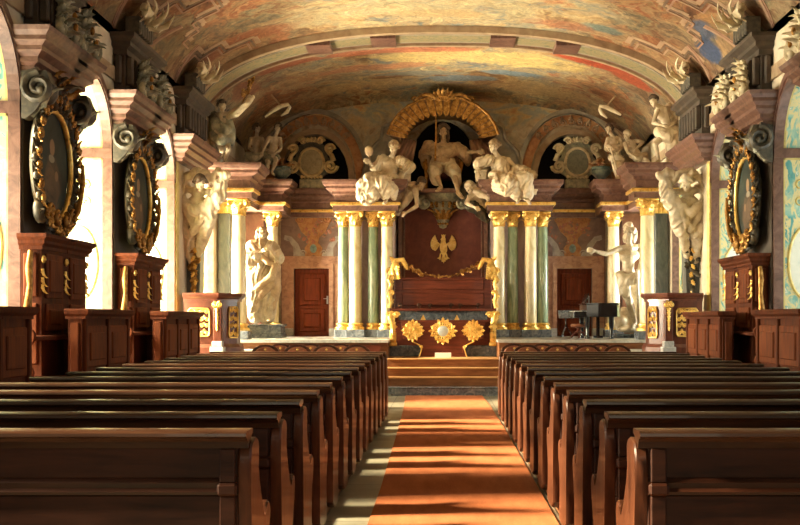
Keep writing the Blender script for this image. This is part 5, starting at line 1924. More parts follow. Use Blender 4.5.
# ------------------------------------------------------------------ centre: hanging, canopy, curtains, console
def centre():
    y = 26.45
    root = thing('wall_hanging', 'dark red cloth hanging behind the eagle with narrow moulded border', 'hanging', (0, y, 2.2))
    MB().box(-1.08, 1.08, y, y + .06, 1.09, 4.55).build('cloth', 'redpanel', root, smooth=0)
    for q in (-1, 1):
        m = MB()
        m.box(min(q * 1.0, q * 1.1), max(q * 1.0, q * 1.1), y - .06, y, 1.09, 4.1, .01)
        m.box(min(q * .93, q * .97), max(q * .93, q * .97), y - .04, y, 1.09, 4.1, .008)
        m.build('border_moulding', 'pink_d', root, smooth=0)
    # console that carries the enthroned figure
    yc = 26.15
    root = thing('throne_console', 'grey and gold tapering console below the enthroned figure', 'bracket', (0, yc, 4.3))
    k = yc / F
    Z = lambda py: at(0, py, yc).z
    m = MB()
    prof = [(.01, Z(228)), (3.5 * k, Z(226.5)), (4.5 * k, Z(223)), (7 * k, Z(218)), (8 * k, Z(212)), (11 * k, Z(207)), (12 * k, Z(202)), (17 * k, Z(199)), (19 * k, Z(196)), (20 * k, Z(194))]
    m.lathe(prof, (0, 26.44, 0), 16, a0=PI, a1=2 * PI)
    m.build('body', 'stucco_grey', root, smooth=35)
    g = MB()
    for an in (-150, -120, -90, -60, -30):
        a = math.radians(an)
        d = V((math.cos(a), math.sin(a), 0))
        b = V((0, 26.44, 0))
        g.leaf(b + d * (7 * k) + V((0, 0, Z(219))), (d.x * .5, d.y * .5, 1), d, .36, .1, .5)
        g.scroll(b + d * (13 * k) + V((0, 0, Z(205))), .08, d, (0, 0, 1), 1.3, .03)
        g.ell(b + d * (5 * k) + V((0, 0, Z(223))), .035, sub=1)
    g.build('gilded_leaf', 'gold_dark', root, smooth=60)
    for q in (-1, 1):
        g = MB()
        g.scroll((q * 18.5 * k, yc - .05, Z(203)), .16, (-q, 0, 0), (0, 0, 1), 1.5, .06, start=PI / 2)
        g.build('side_volute', 'stucco_grey', root, smooth=60)
    m = MB()
    m.box(-.82, .82, yc - .38, 26.44, Z(194), Z(190), .012)
    m.build('ledge', 'pink', root, smooth=0)
    # canopy hood
    yf = 26.05
    root = thing('canopy', 'scalloped gilded canopy hood arching over the enthroned figure', 'canopy', (0, yf + .5, 6.3))
    A = [at(px, py, yf) for px, py in ((401, 138), (404, 130), (409, 123), (417, 116.5), (429, 111.5), (443, 110), (457, 111.5), (469, 116.5), (477, 123), (482, 130), (485, 138))]
    m = MB()
    top = []
    for p in A:
        d = V((p.x, 0, p.z - 5.65)).normalized()
        top.append(p + d * .3)
    r1 = m.pts(A)
    r2 = m.pts([p for p in top])
    r3 = m.pts([V((p.x * 1.02, 26.98, p.z + .12)) for p in top])
    r4 = m.pts([V((p.x, 26.98, p.z - .05)) for p in A])
    for i in range(len(A) - 1):
        for a, b in ((r1, r2), (r2, r3), (r3, r4), (r4, r1)):
            m.face([a[i], a[i + 1], b[i + 1], b[i]])
    m.face([r1[0], r2[0], r3[0], r4[0]])
    m.face([r1[-1], r4[-1], r3[-1], r2[-1]])
    m.build('hood', 'canopycloth', root, smooth=50)
    # lappets of the valance, each a rounded tongue
    fine = []
    for i in range(len(A) - 1):
        for t in (0, .5):
            fine.append(A[i].lerp(A[i + 1], t))
    fine.append(A[-1])
    g = MB()
    for row, (off, L) in enumerate(((.25, .2), (.08, .22))):
        for i in range(len(fine) - 1):
            a, b = fine[i], fine[i + 1]
            c = (a + b) / 2
            d = V((c.x, 0, c.z - 5.65)).normalized()
            t = (b - a).normalized()
            w = (b - a).length * .46
            c = c + d * off
            pts = []
            for (u, v) in ((-1, .3), (-1, -.5), (-.7, -.85), (0, -1.05), (.7, -.85), (1, -.5), (1, .3)):
                pts.append(c + t * (u * w) + d * (v * L))
            P = m2 = g.pts([q + V((0, -.03 - .02 * row, 0)) for q in pts])
            Q = g.pts([q + V((0, .0, 0)) for q in pts])
            g.face(P)
            g.face(Q[::-1])
            for j in range(len(P)):
                g.face([P[j], P[(j + 1) % 7], Q[(j + 1) % 7], Q[j]])
            g.ell(c - d * (L * .8) + V((0, -.05, 0)), .025, sub=1)
    g.build('valance_fringe', 'gold_dark', root, smooth=30)
    g = MB()
    g.tube([p + V((0, -.05, 0)) + V((p.x, 0, p.z - 5.65)).normalized() * .33 for p in A], .035, 8)
    c0 = at(443, 96, yf)
    for q in (-1, 1):
        ps = [at(443 + q * a, b, yf) + V((0, -.06, 0)) for a, b in ((7, 99), (12, 95.5), (18, 95), (23, 97), (28, 101))]
        g.tube(ps, [.05, .06, .05, .04, .03], 8)
        g.scroll(at(443 + q * 28, 100, yf), .09, (q, 0, 0), (0, 0, 1), 1.3, .03)
        g.scroll(at(443 + q * 9, 98, yf) + V((0, -.07, 0)), .08, (-q, 0, 0), (0, 0, 1), 1.3, .03)
    for a in (-.7, -.35, 0, .35, .7):
        g.leaf(at(443, 101, yf) + V((a * .08, -.06, 0)), (math.sin(a), 0, math.cos(a)), (0, -1, .2), .34, .1, .5, .02)
    g.build('gilded_crest', 'gold_dark', root, smooth=60)
    for q in (-1, 1):
        root = thing('curtain', 'brown canopy curtain gathered to the %s side of the dark niche' % ('sunlit' if q < 0 else 'shaded'), 'curtain', (q * 1.1, 26.5, 5.0))
        m = MB()
        n, rows = 28, 10
        T0, T1 = (26, 141), (42, 136)
        B0, B1 = (30, 162), (68, 166)
        grid = []
        for j in range(rows + 1):
            v = j / rows
            row, row2 = [], []
            for i in range(n + 1):
                u = i / n
                ax = T0[0] + (T1[0] - T0[0]) * u
                ay = T0[1] + (T1[1] - T0[1]) * u
                bx = B0[0] + (B1[0] - B0[0]) * u
                by = B0[1] + (B1[1] - B0[1]) * u
                e = v ** 1.5
                px, py = ax + (bx - ax) * e, ay + (by - ay) * v
                dep = 26.42 + .3 * u + .07 * math.sin(u * 6.5 * PI) * (.4 + .6 * v) - .12 * math.sin(v * PI)
                p = at(CX + q * px, py, 26.5)
                row.append(V((p.x, dep, p.z)))
                row2.append(V((p.x, dep + .03, p.z)))
            grid.append((m.pts(row), m.pts(row2)))
        for j in range(rows):
            for i in range(n):
                a, b = grid[j][0], grid[j + 1][0]
                m.face([a[i], a[i + 1], b[i + 1], b[i]])
                a, b = grid[j][1], grid[j + 1][1]
                m.face([a[i + 1], a[i], b[i], b[i + 1]])
        for i in range(n):
            for k2 in (0, rows):
                m.face([grid[k2][0][i], grid[k2][0][i + 1], grid[k2][1][i + 1], grid[k2][1][i]])
        m.build('drape', 'curtain', root, smooth=180)
        f = MB()
        f.tube([V(v.co) if False else p for p in [at(CX + q * (B0[0] + (B1[0] - B0[0]) * i / 10), B0[1] + (B1[1] - B0[1]) * i / 10, 26.5) + V((0, -.02 + .03 * i, 0)) for i in range(11)]], .03, 6)
        f.build('hem_fringe', 'gold_dark', root, smooth=60)


# ------------------------------------------------------------------ shields and urns on the cornice
def shields():
    for s, px in ((-1, 312), (1, 577)):
        y = 26.75
        c = at(px, 159, y)
        k = y / F
        zb = 4.952
        side = 'sunlit' if s < 0 else 'shaded'
        MB_foot = (c.x, y)
        root = thing('cartouche_shield', 'large scrolled cream cartouche shield in the dark lunette, %s side' % side, 'shield', (c.x, y, 4.753))
        MB().box(c.x - .3, c.x + .3, y - .12, y + .1, 4.753, zb + .03, .02).build('foot', 'stucco_grey', root, smooth=0)
        X = lambda a: c.x + a * k
        Z = lambda b: zb + b * k
        out = [(0, 44), (5, 43), (8.5, 40), (9, 36.5), (12, 34), (17, 34.5), (20, 32), (18, 28.5), (14.5, 27), (15, 23), (20, 20), (22, 15), (19, 9), (14, 6), (10, 4), (9, 1), (0, 1)]
        pl = [(X(a), Z(b)) for a, b in out] + [(X(-a), Z(b)) for a, b in out[::-1][1:-1]]
        mt = 'stucco_gold' if s < 0 else 'stucco_cream'
        MB().prism(pl, 'xz', y - .08, y + .06, bev=.02).build('scroll_body', 'console' if s < 0 else 'stucco_grey', root, smooth=35)
        m = MB()
        ov = []
        for i in range(28):
            a = 2 * PI * i / 28
            ov.append((11.5 * math.cos(a) * (1 - .1 * math.sin(a)) * (1.0 if math.sin(a) < .5 else 1.08), 18 + 13 * math.sin(a)))
        m.prism([(X(a), Z(b)) for a, b in ov], 'xz', y - .13, y - .05, bev=.015)
        m.build('field', 'shield' if s < 0 else 'shield_s', root, smooth=35)
        g = MB()
        g.tube([(X(a * 1.05), y - .11, Z(18 + (b - 18) * 1.05)) for a, b in ov], .04, 8, closed=True)
        for q in (-1, 1):
            g.scroll((X(q * 18), y - .1, Z(31)), .13, (q, 0, 0), (0, 0, 1), 1.4, .05)
            g.scroll((X(q * 19), y - .11, Z(14)), .17, (q, 0, 0), (0, 0, -1), 1.5, .05)
            g.scroll((X(q * 9), y - .1, Z(39)), .1, (q, 0, 0), (0, 0, 1), 1.3, .04)
            g.tube([(X(q * 22), y - .1, Z(19)), (X(q * 20), y - .12, Z(25)), (X(q * 16), y - .11, Z(28))], [.07, .06, .04], 8)
        for i in range(7):
            g.leaf((X(-9 + 3 * i), y - .09, Z(5)), ((i - 3) * .12, 0, -1), (0, -1, 0), .1, .07, .5)
        for i in range(5):
            a = (i - 2) * .4
            g.leaf((X(math.sin(a) * 5), y - .09, Z(38)), (math.sin(a), 0, math.cos(a)), (0, -1, 0), .15, .08, .4)
        g.build('scroll_ornament', mt, root, smooth=60)
    for s, px in ((-1, 331), (1, 600)):
        pass
    for px, side in ((279.5 + 2, 'sunlit'), (601, 'shaded')):
        y = 26.1
        c = at(px, 181, y)
        z0 = 4.753
        x = c.x
        k = y / F * 1.15
        root = thing('flower_urn', 'squat grey-green urn of flowers beside the %s shield' % side, 'urn', (x, y, z0))
        m = MB().lathe([(4.5 * k, 0), (4.5 * k, 2 * k), (2.5 * k, 3 * k), (2.2 * k, 5 * k), (5 * k, 7 * k), (8 * k, 10 * k), (8.6 * k, 12.5 * k), (7.5 * k, 14 * k), (8.3 * k, 15 * k), (8 * k, 16 * k), (3 * k, 15.5 * k)], (x, y, z0), 22)
        m.build('bowl', 'teal', root)
        g = MB()
        for q in (-1, 1):
            g.scroll((x + q * 7.5 * k, y, z0 + 12 * k), .07, (q, 0, 0), (0, 0, 1), 1.3, .024)
        for i in range(12):
            a = 2 * PI * i / 12
            g.leaf((x + 5 * k * math.cos(a), y + 5 * k * math.sin(a), z0 + 7 * k), (math.cos(a) * .6, math.sin(a) * .6, 1), (math.cos(a), math.sin(a), 0), .13, .06, .2)
        g.build('handle', 'stucco_grey', root, smooth=60)
        g = MB()
        rnd = random.Random(6)
        for i in range(30):
            a, r = rnd.uniform(0, 2 * PI), rnd.uniform(0, 7 * k)
            g.ell((x + r * math.cos(a), y + r * math.sin(a), z0 + (17 + rnd.uniform(-1.5, 6)) * k), rnd.uniform(.03, .06), sub=1)
            g.leaf((x + r * math.cos(a), y + r * math.sin(a), z0 + 16 * k), (math.cos(a), math.sin(a), rnd.uniform(.3, 1.4)), (math.cos(a), math.sin(a), -.5), .16, .06)
        g.build('flowers', 'flower', root, smooth=60)


# ------------------------------------------------------------------ piano, stool, keyboard desk
def piano():
    y = 23.4
    z0 = 1.092
    W = lambda px: at(px, 0, y).x
    Z = lambda py: at(0, py, y).z
    root = thing('grand_piano', 'black lacquered piano in front of the shaded door', 'piano', (W(602), y, z0))
    zt, zb = Z(303), Z(317)
    # plan of the case: keyboard towards the middle of the dais, curved flank
    x0, x1 = W(586), W(619)
    plan = [(x0, y - .1), (x0 + .25, y - .12), (x1 - .05, y - .1), (x1 + .02, y + .05), (x1 + .03, y + .5), (x1 - .1, y + .85), (x0 + .3, y + 1.1), (x0, y + 1.1)]
    MB().prism(plan, 'xy', zb, zt - .03, bev=.01).build('case', 'black', root, smooth=0)
    MB().prism([((a - (x0 + x1) / 2) * 1.04 + (x0 + x1) / 2, (b - y - .5) * 1.04 + y + .5) for a, b in plan], 'xy', zt - .03, zt, bev=.008).build('lid', 'black', root, smooth=0)
    m = MB()
    m.box(x0 - .27, x0 + .02, y - .06, y + 1.06, zb - .02, zb + .12, .01)
    m.build('key_bed', 'black', root, smooth=0)
    MB().box(x0 - .24, x0 - .08, y - .0, y + 1.0, zb + .12, zb + .135).build('keyboard', 'ivory', root, smooth=0)
    m = MB()
    M = Mx.Translation((x0 + .02, 0, zt)) @ Mx.Rotation(.35, 4, 'Y') @ Mx.Translation((-x0 - .02, 0, -zt))
    m.box(x0 - .0, x0 + .02, y + .2, y + .8, zt, zt + .22, M=M)
    m.build('music_desk', 'black', root, smooth=0)
    for (lx, ly) in ((x0 + .03, y + .0), (x0 + .03, y + .95), (x1 - .12, y + .3)):
        MB().lathe([(.05, 0), (.05, .04), (.035, .08), (.055, .3), (.06, zb - z0)], (lx, ly, z0), 12).build('leg', 'black', root)
    m = MB()
    m.box(W(599), W(602), y + .35, y + .45, z0 + .02, zb)
    m.box(W(596), W(605), y + .3, y + .5, z0 + .01, z0 + .06)
    m.build('pedal_lyre', 'black', root, smooth=0)
    # stool
    xs, ys = W(581), y + .35
    r = thing('piano_stool', 'small round black-legged piano stool with brown seat before the shaded door', 'stool', (xs, ys, z0))
    h = Z(324) - z0
    MB().lathe([(.16, h - .07), (.185, h - .05), (.185, h - .02), (.16, h)], (xs, ys, z0), 20).build('seat', 'leather', r)
    MB().lathe([(.035, .12), (.05, .2), (.03, .3), (.045, h - .1), (.09, h - .07)], (xs, ys, z0), 14).build('pillar', 'redwood', r)
    for i in range(3):
        a = 2 * PI * i / 3 + .4
        MB().tube([(xs, ys, z0 + .16), (xs + .12 * math.cos(a), ys + .12 * math.sin(a), z0 + .12), (xs + .2 * math.cos(a), ys + .2 * math.sin(a), z0 + .015)], [.025, .022, .016], 8).build('leg', 'redwood', r)
    # music stand, its bluish sheen put into the tray colour
    xs, ys = W(574), y + 1.6
    r = thing('music_stand', 'low dark music stand with slanted tray beside the piano keyboard', 'stand', (xs, ys, z0))
    M = Mx.Translation((xs, ys, Z(314))) @ Mx.Rotation(-.7, 4, 'X')
    MB().box(-.17, .17, -.01, .01, -.12, .12, .004, M=M).build('tray', 'plinth', r, smooth=0)
    MB().tube([(xs, ys, z0 + .25), (xs, ys, Z(315))], .013, 8).build('pole', 'black', r)
    for i in range(3):
        a = 2 * PI * i / 3
        MB().tube([(xs, ys, z0 + .28), (xs + .17 * math.cos(a), ys + .17 * math.sin(a), z0 + .01)], .01, 6).build('leg', 'black', r)
# ------------------------------------------------------------------ statues
def joints(y0, d, up=0):
    return {k: at(v[0], v[1] - up, y0 + (v[2] if len(v) > 2 else 0)) for k, v in d.items()}


def fig(name, label, y0, d, s, face, mat, base, parts=None, hair=None, tilt=0.0, female=False, child=False, vox=.013, hairmat=None, group=None, cat='statue'):
    """A figure: one continuous body plus hair and garments as its parts."""
    J = joints(y0, d)
    root = thing(name, label, cat, base, 0, group)
    pr, L = body(J, s, face, tilt, child, female)
    sculpt(pr, 'body', mat, root, vox, 3)
    if hair:
        sculpt(curls(L, s=s, **hair), 'hair', hairmat or mat, root, vox, 2)
    for nm, prims, m2, fold, axis, freq in (parts or []):
        sculpt(prims(J, s) if callable(prims) else prims, nm, m2 or mat, root, vox * 1.15, 3, fold, freq, axis, seed=len(nm) + s)
    return root


def Pc(y0, pts, r):
    """Chain of rounded forms through photo points (px, py, depth offset)."""
    return chain([at(p[0], p[1], y0 + (p[2] if len(p) > 2 else 0)) for p in pts], r)


def plinth_block(label, x0, x1, y0, y1, z0, z1, mat, name='statue_plinth'):
    r = thing(name, label, 'plinth', ((x0 + x1) / 2, (y0 + y1) / 2, z0))
    h = z1 - z0
    MB().box(x0, x1, y0, y1, z0, z0 + h * .3, .01).build('foot', mat, r, smooth=0)
    MB().box(x0 + .03, x1 - .03, y0 + .03, y1 - .03, z0 + h * .3, z0 + h * .85, .01).build('die', mat, r, smooth=0)
    MB().box(x0 - .01, x1 + .01, y0 - .01, y1 + .01, z0 + h * .85, z1, .01).build('cap', mat, r, smooth=0)
    return r


def statues():
    # ---- bearded robed figure between the sunlit columns
    Y = 24.6
    zt = at(0, 322, Y).z
    plinth_block('blue-grey marble plinth under the bearded robed statue', at(247, 0, Y).x, at(284, 0, Y).x, Y - .35, Y + .4, 1.092, zt - .05, 'plinth')
    d = dict(head=(262, 235, -.05), chest=(262, 256), waist=(262, 268), pelvis=(261, 278), ls=(252, 246), rs=(272, 246), le=(250, 259, -.1), lw=(263, 251, -.38), re=(277, 258, -.1),
             rw=(271, 250, -.38), lh=(257, 280), rh=(266, 280), lk=(256, 299, -.12), rk=(268, 300, -.02), la=(255, 318, 0), ra=(267, 318, .02), lt=(254, 321, -.24), rt=(269, 321, -.22))
    def robe(J, s):
        p = chain([J['chest'], J['waist'], J['pelvis']], [.19 * s, .18 * s, .2 * s])
        p += Pc(Y, [(257, 278), (256, 298, -.1), (256, 315, 0)], [.22, .21, .17]) + Pc(Y, [(266, 280), (268, 298, -.05), (267, 316, 0)], [.22, .2, .17])
        p += Pc(Y, [(252, 246), (250, 260, -.1)], [.12, .16]) + Pc(Y, [(272, 246), (277, 258, -.1)], [.12, .15])
        p += Pc(Y, [(250, 258, -.1), (257, 256, -.25)], [.13, .1])
        return p
    def mantle(J, s):
        p = Pc(Y, [(276, 262, -.12), (272, 276, -.25), (262, 285, -.26), (252, 293, -.2)], [0.069, 0.086, 0.086, 0.069])
        p += Pc(Y, [(277, 268, -.1), (272, 284, -.22), (260, 297, -.26), (251, 306, -.18)], [0.057, 0.081, 0.081, 0.057])
        p += Pc(Y, [(252, 245, -.1), (258, 254, -.2), (268, 262, -.23), (276, 265, -.12)], [0.069, 0.081, 0.069, 0.057])
        p += Pc(Y, [(276, 268, -.05), (275, 290, -.08), (272, 308, -.08)], [0.115, 0.138, 0.081]) + Pc(Y, [(251, 262, 0), (250, 288, 0), (251, 312, .02)], [0.103, 0.115, 0.069])
        return p
    fig('robed_statue', 'bearded statue in a long robe standing between the two columns of the sunlit flank', Y, d, 1.18, (.25, -1, -.15), 'statue_w', (at(261, 0, Y).x, Y, zt),
        [('robe', robe, 'statue', .034, (.1, 0, 1), 10), ('mantle', mantle, 'statue_d', .012, (.7, 0, .7), 9)], dict(n=50, r=.034, beard=True, long=True, seed=3), hairmat='statue_d')

    # ---- pointing figure between the shaded columns
    Y = 24.6
    zt = at(0, 331, Y).z
    plinth_block('blue-grey marble plinth under the pointing statue', at(612, 0, Y).x, at(652, 0, Y).x, Y - .4, Y + .45, 1.092, zt - .06, 'plinth')
    d = dict(head=(629, 231, -.05), chest=(629, 256), waist=(628, 269), pelvis=(629, 279), ls=(619, 249, -.05), rs=(639, 247, .08), le=(606, 254, -.22), lw=(595, 251, -.35), re=(642, 261, .05),
             rw=(638, 273, -.2), lh=(624, 281, -.05), rh=(634, 281), lk=(629, 303, -.22), rk=(637, 302, .02), la=(635, 324, -.12), ra=(640, 325, .05), lt=(632, 328, -.36), rt=(643, 328, -.16), ln=(0, 0, 0))
    d.pop('ln')
    def loin(J, s):
        return Pc(Y, [(620, 275, -.14), (628, 281, -.2), (638, 277, -.12), (642, 281, 0)], [.1, .13, .12, .08]) + Pc(Y, [(622, 277, -.1), (625, 292, -.2), (631, 303, -.1)], [.13, .14, .05]) + \
            Pc(Y, [(639, 278, .05), (641, 295, .1), (640, 312, .12)], [.12, .12, .06]) + Pc(Y, [(641, 250, .12), (645, 268, .16), (642, 284, .12)], [.08, .1, .08])
    r = fig('pointing_statue', 'cream statue with outstretched arm pointing across the shaded door, hair falling back', Y, d, 1.28, (-1, -.45, -.05), 'statue', (at(631, 0, Y).x, Y, zt - .03),
            [('loincloth', loin, 'statue', .02, (.5, 0, .8), 8)], dict(n=50, r=.036, long=True, beard=True, seed=5), hairmat='statue')
    rock = [blob(at(620, 322, Y + .15), (.2, .2, .17)), blob(at(633, 329, Y), (.38, .34, .07)), blob(at(625, 318, Y + .25), (.18, .18, .26)), blob(at(641, 322, Y + .25), (.2, .2, .24))]
    sculpt(rock, 'rock', 'statue', r, .02, 2, .03, 6)
    st = Pc(Y, [(637, 270, -.28), (638, 297, -.24), (639, 326, -.2)], [.03, .035, .05])
    sculpt(st, 'club', 'statue', r, .014, 1)

    # ---- drapery herms on the corner piers (mirror images)
    Y = 20.5
    for s in (1, -1):
        q = lambda px: CX + s * (px - CX)
        T = lambda pts, r: Pc(Y, [(q(p[0]), p[1], p[2] if len(p) > 2 else 0) for p in pts], r)
        side = 'sunlit' if s < 0 else 'shaded'
        b = at(q(690), 297, Y)
        root = thing('drapery_herm', 'bowed atlas herm in whirling white drapery on the %s corner pier' % side, 'statue', (b.x, Y, .905))
        mt = 'statue_w' if s < 0 else 'statue'
        A = lambda px, py, dy=0: at(q(px), py, Y + dy)
        J = dict(head=A(686, 183, -.42), chest=A(688, 203, -.12), waist=A(690, 216, -.05), pelvis=A(692, 226), ls=A(677, 192, -.15), rs=A(700, 190, -.12), le=A(668, 200, -.3), lw=A(665, 184, -.25),
                 re=A(709, 200, -.2), rw=A(700, 182, -.35))
        if s < 0:
            for k in ('s', 'e', 'w'):
                J['l' + k], J['r' + k] = J['r' + k], J['l' + k]
        pr, L = body(J, 1.12, (-.25 * s, -1, -.9))
        pr += T([(692, 226), (694, 240, .05), (695, 256, .05)], [.17, .12, .08])
        sculpt(pr, 'body', mt, root, .014, 3)
        sculpt(curls(L, n=60, r=.034, seed=9, s=1.12), 'hair', 'hair_d' if s < 0 else mt, root, .015, 2)
        dr = T([(665, 183, -.2), (668, 196, -.25), (674, 208, -.25), (678, 222, -.2), (684, 240, -.12), (687, 256, -.05)], [.1, .14, .12, .12, .09, .04])
        dr += T([(700, 186, -.15), (709, 178, -.12), (713, 190, -.1), (706, 204, -.15), (697, 214, -.2), (690, 228, -.2)], [.08, .11, .11, .1, .09, .07])
        dr += T([(705, 178, -.1), (716, 184, -.12), (713, 196, -.1), (720, 206, -.1), (719, 217, -.12), (711, 228, -.1), (703, 237, -.08)], [.07, .1, .09, .1, .11, .1, .05])
        dr += T([(708, 204, -.05), (714, 218, -.05), (706, 226, -.08)], [.06, .08, .06]) + T([(665, 182, -.2), (660, 176, -.25), (668, 172, -.2), (676, 178, -.2)], [.06, .07, .07, .05])
        dr += T([(702, 214, -.1), (699, 232, -.1), (697, 250, -.06), (695, 262, 0)], [.14, .15, .11, .04])
        dr += T([(681, 205, -.25), (690, 212, -.3), (700, 205, -.25), (707, 196, -.2)], [.07, .08, .08, .06]) + T([(676, 200, -.3), (686, 222, -.26), (696, 236, -.2)], [.07, .08, .06])
        dr += T([(670, 182, -.15), (678, 176, -.2), (690, 173, -.2), (700, 178, -.15)], [.07, .08, .09, .08])
        sculpt(dr, 'drapery', mt, root, .014, 2, .036, 9, (.4 * s, 0, .9))
        # tapering dark term with gilded carving below the figure
        m = MB()
        zb, zt = .905, at(0, 238, Y).z
        x = A(694, 0).x
        m.prism([(x - .1, zb), (x + .1, zb), (x + .17, zt), (x - .17, zt)], 'xz', Y + .02, Y + .35)
        m.box(x - .17, x + .17, Y - .02, Y + .36, zb, zb + .1, .01)
        m.build('tapered_term', 'dark_col', root, smooth=0)
        g = MB()
        for i, py in enumerate((244, 252, 260, 268)):
            c = A(690 + (i % 2) * 4, py, -.06)
            g.scroll(c, .1 - .012 * i, (1 if i % 2 else -1, 0, 0), (0, 0, 1), 1.4, .035, start=PI / 2)
            g.leaf(c, (.5 if i % 2 else -.5, -.2, -1), (0, -1, 0), .26, .09, .6)
        g.leaf(A(692, 272, -.02), (0, -.1, -1), (0, -1, 0), .5, .1, .3)
        g.build('carved_trophy', 'gold_dark' if s < 0 else 'bronze', root, smooth=60)
        g = MB()
        for i in range(5):
            g.leaf(A(692, 248 + 8 * i, -.12), (.4 * (-1) ** i, -.2, -1), (0, -1, 0), .14, .05, .6)
        for py in (276, 284, 292):
            g.ell(A(692, py, -.02), (.03, .02, .06), sub=1)
        g.build('gilded_drop', 'gold', root, smooth=60)

    # ---- standing figures on the corner cornices
    Y = 22.5
    zt = 4.753
    d = dict(head=(654, 101, -.25), chest=(664, 115), waist=(667, 125), pelvis=(667, 134), ls=(657, 111, -.12), rs=(672, 108, .05), le=(653, 123, -.2), lw=(662, 125, -.32), re=(677, 120, 0), rw=(666, 129, -.25),
             lh=(664, 136, -.05), rh=(671, 136), lk=(655, 144, -.22), rk=(671, 148, -.1), la=(659, 160, -.05), ra=(671, 161, .1), lt=(655, 164, -.22), rt=(670, 164, -.1))
    def skirt(J, s):
        return Pc(Y, [(660, 132, -.12), (668, 136, -.15), (676, 130, 0)], [0.125, 0.150, 0.125]) + Pc(Y, [(672, 134, -.05), (674, 148, -.02), (673, 162, .0)], [0.163, 0.175, 0.138]) + Pc(Y, [(678, 128, .05), (679, 146, .1), (678, 161, .1)], [0.112, 0.150, 0.125]) + \
            Pc(Y, [(670, 108, .1), (676, 116, .12), (679, 128, .1)], [0.100, 0.125, 0.112])
    fig('standing_figure', 'cream figure with bowed dark head standing on the shaded corner cornice', Y, d, .92, (-.9, -.5, -.55), 'statue_w', (at(667, 0, Y).x, Y, zt),
        [('drapery', skirt, 'statue_w', .02, (0, 0, 1), 9)], dict(n=56, r=.036, seed=8), hairmat='hair_d', vox=.012)
    m2 = lambda px: 886 - px
    d = dict(head=(222, 106, -.25), chest=(222, 122), waist=(221, 131), pelvis=(222, 139), ls=(215, 115, .05), rs=(229, 114, -.1), le=(212, 127, 0), lw=(219, 134, -.25), re=(238, 107, -.2), rw=(246, 99, -.3),
             lh=(218, 141), rh=(226, 141), lk=(222, 151, -.22), rk=(229, 149, -.2), la=(218, 161, .05), ra=(224, 162, 0), lt=(214, 164, -.1), rt=(223, 165, -.18))
    def skirt2(J, s):
        return Pc(Y, [(214, 116, .1), (217, 126, -.1), (226, 130, -.15)], [0.099, 0.121, 0.099]) + Pc(Y, [(215, 136, -.05), (222, 140, -.12), (229, 138, -.05)], [0.121, 0.143, 0.121]) + Pc(Y, [(214, 124, .1), (214, 144, .1), (218, 156, .08)], [0.099, 0.132, 0.088]) + \
            Pc(Y, [(226, 116, 0), (230, 131, -.05), (231, 143, -.05)], [0.088, 0.110, 0.066])
    r = fig('standing_figure', 'darker figure raising a gilded branch on the sunlit corner cornice', Y, d, .9, (.8, -.6, -.2), 'statue', (at(222, 0, Y).x, Y, zt),
            [('drapery', skirt2, 'stucco_grey', .02, (.2, 0, 1), 9)], dict(n=56, r=.036, seed=18), hairmat='hair_d', vox=.012)
    g = MB()
    a, b = at(243, 102, Y - .32), at(251, 80, Y - .3)
    g.tube([a + V((-.05, 0, -.1)), a, b], [.015, .015, .01], 6)
    rnd = random.Random(4)
    for i in range(14):
        p = a.lerp(b, .25 + .75 * i / 13)
        g.leaf(p, (rnd.uniform(-1, 1), rnd.uniform(-.6, .2), rnd.uniform(.1, 1)), (0, -1, .3), .13, .06, .5)
    g.build('gilded_branch', 'gold_dark', r, smooth=60)
    w = Pc(Y, [(228, 117, -.1), (236, 113, -.2), (246, 104, -.3), (253, 97, -.3)], [.04, .075, .07, .03])
    sculpt(w, 'sleeve', 'stucco_cream', r, .014, 2, .02, 9, (1, 0, .6))

    # ---- paired children on the inner cornices
    Y = 25.42
    zt = 4.753
    d = dict(head=(609, 129, -.1), chest=(613, 143), waist=(615, 150), pelvis=(617, 157), ls=(608, 139, -.05), rs=(619, 138, .05), le=(605, 149, -.12), lw=(611, 152, -.28), re=(623, 146, 0), rw=(619, 152, -.2),
             lh=(614, 159), rh=(620, 159), lk=(614, 165, -.3), rk=(619, 166, -.28), la=(617, 178, -.3), ra=(626, 177, -.25), lt=(615, 181, -.42), rt=(624, 181, -.38))
    belt = lambda J, s: Pc(Y, [(608, 146, -.16), (614, 150, -.2), (620, 146, -.1)], [.05, .06, .05]) + Pc(Y, [(612, 157, -.1), (620, 160, -.12)], [.1, .11])
    r = fig('seated_child', 'cream child with staff seated on the shaded inner cornice beside the flower urn', Y, d, .8, (-.7, -.7, -.1), 'statue_w', (at(617, 0, Y).x, Y, zt), [('sash', belt, None, .012, (1, 0, 0), 12)],
            dict(n=50, r=.04, seed=2), child=True, vox=.0105, hairmat='hair_d')
    sculpt(Pc(Y, [(611, 149, -.34), (615, 163, -.4), (619, 178, -.42)], .025), 'staff', 'statue_w', r, .011, 1)
    d = dict(head=(627, 136, -.05), chest=(631, 147), waist=(634, 151), pelvis=(638, 156), ls=(625, 144, -.08), rs=(636, 141, .05), le=(628, 153, -.2), lw=(634, 156, -.3), re=(643, 142, 0), rw=(636, 149, -.2),
             lh=(636, 158, -.05), rh=(640, 157), lk=(646, 160, -.2), rk=(637, 164, -.22), la=(654, 168, -.12), ra=(630, 168, -.25), lt=(658, 171, -.25), rt=(626, 170, -.36))
    cl = lambda J, s: Pc(Y, [(632, 155, -.1), (639, 158, -.14), (645, 155, 0)], [.08, .11, .07])
    fig('leaning_child', 'cream child leaning forward with outstretched leg on the shaded inner cornice', Y, d, .8, (-.8, -.6, -.4), 'statue_w', (at(638, 0, Y).x, Y, zt), [('drapery', cl, None, .012, (1, 0, 0), 12)],
        dict(n=50, r=.04, seed=12), child=True, vox=.0105)
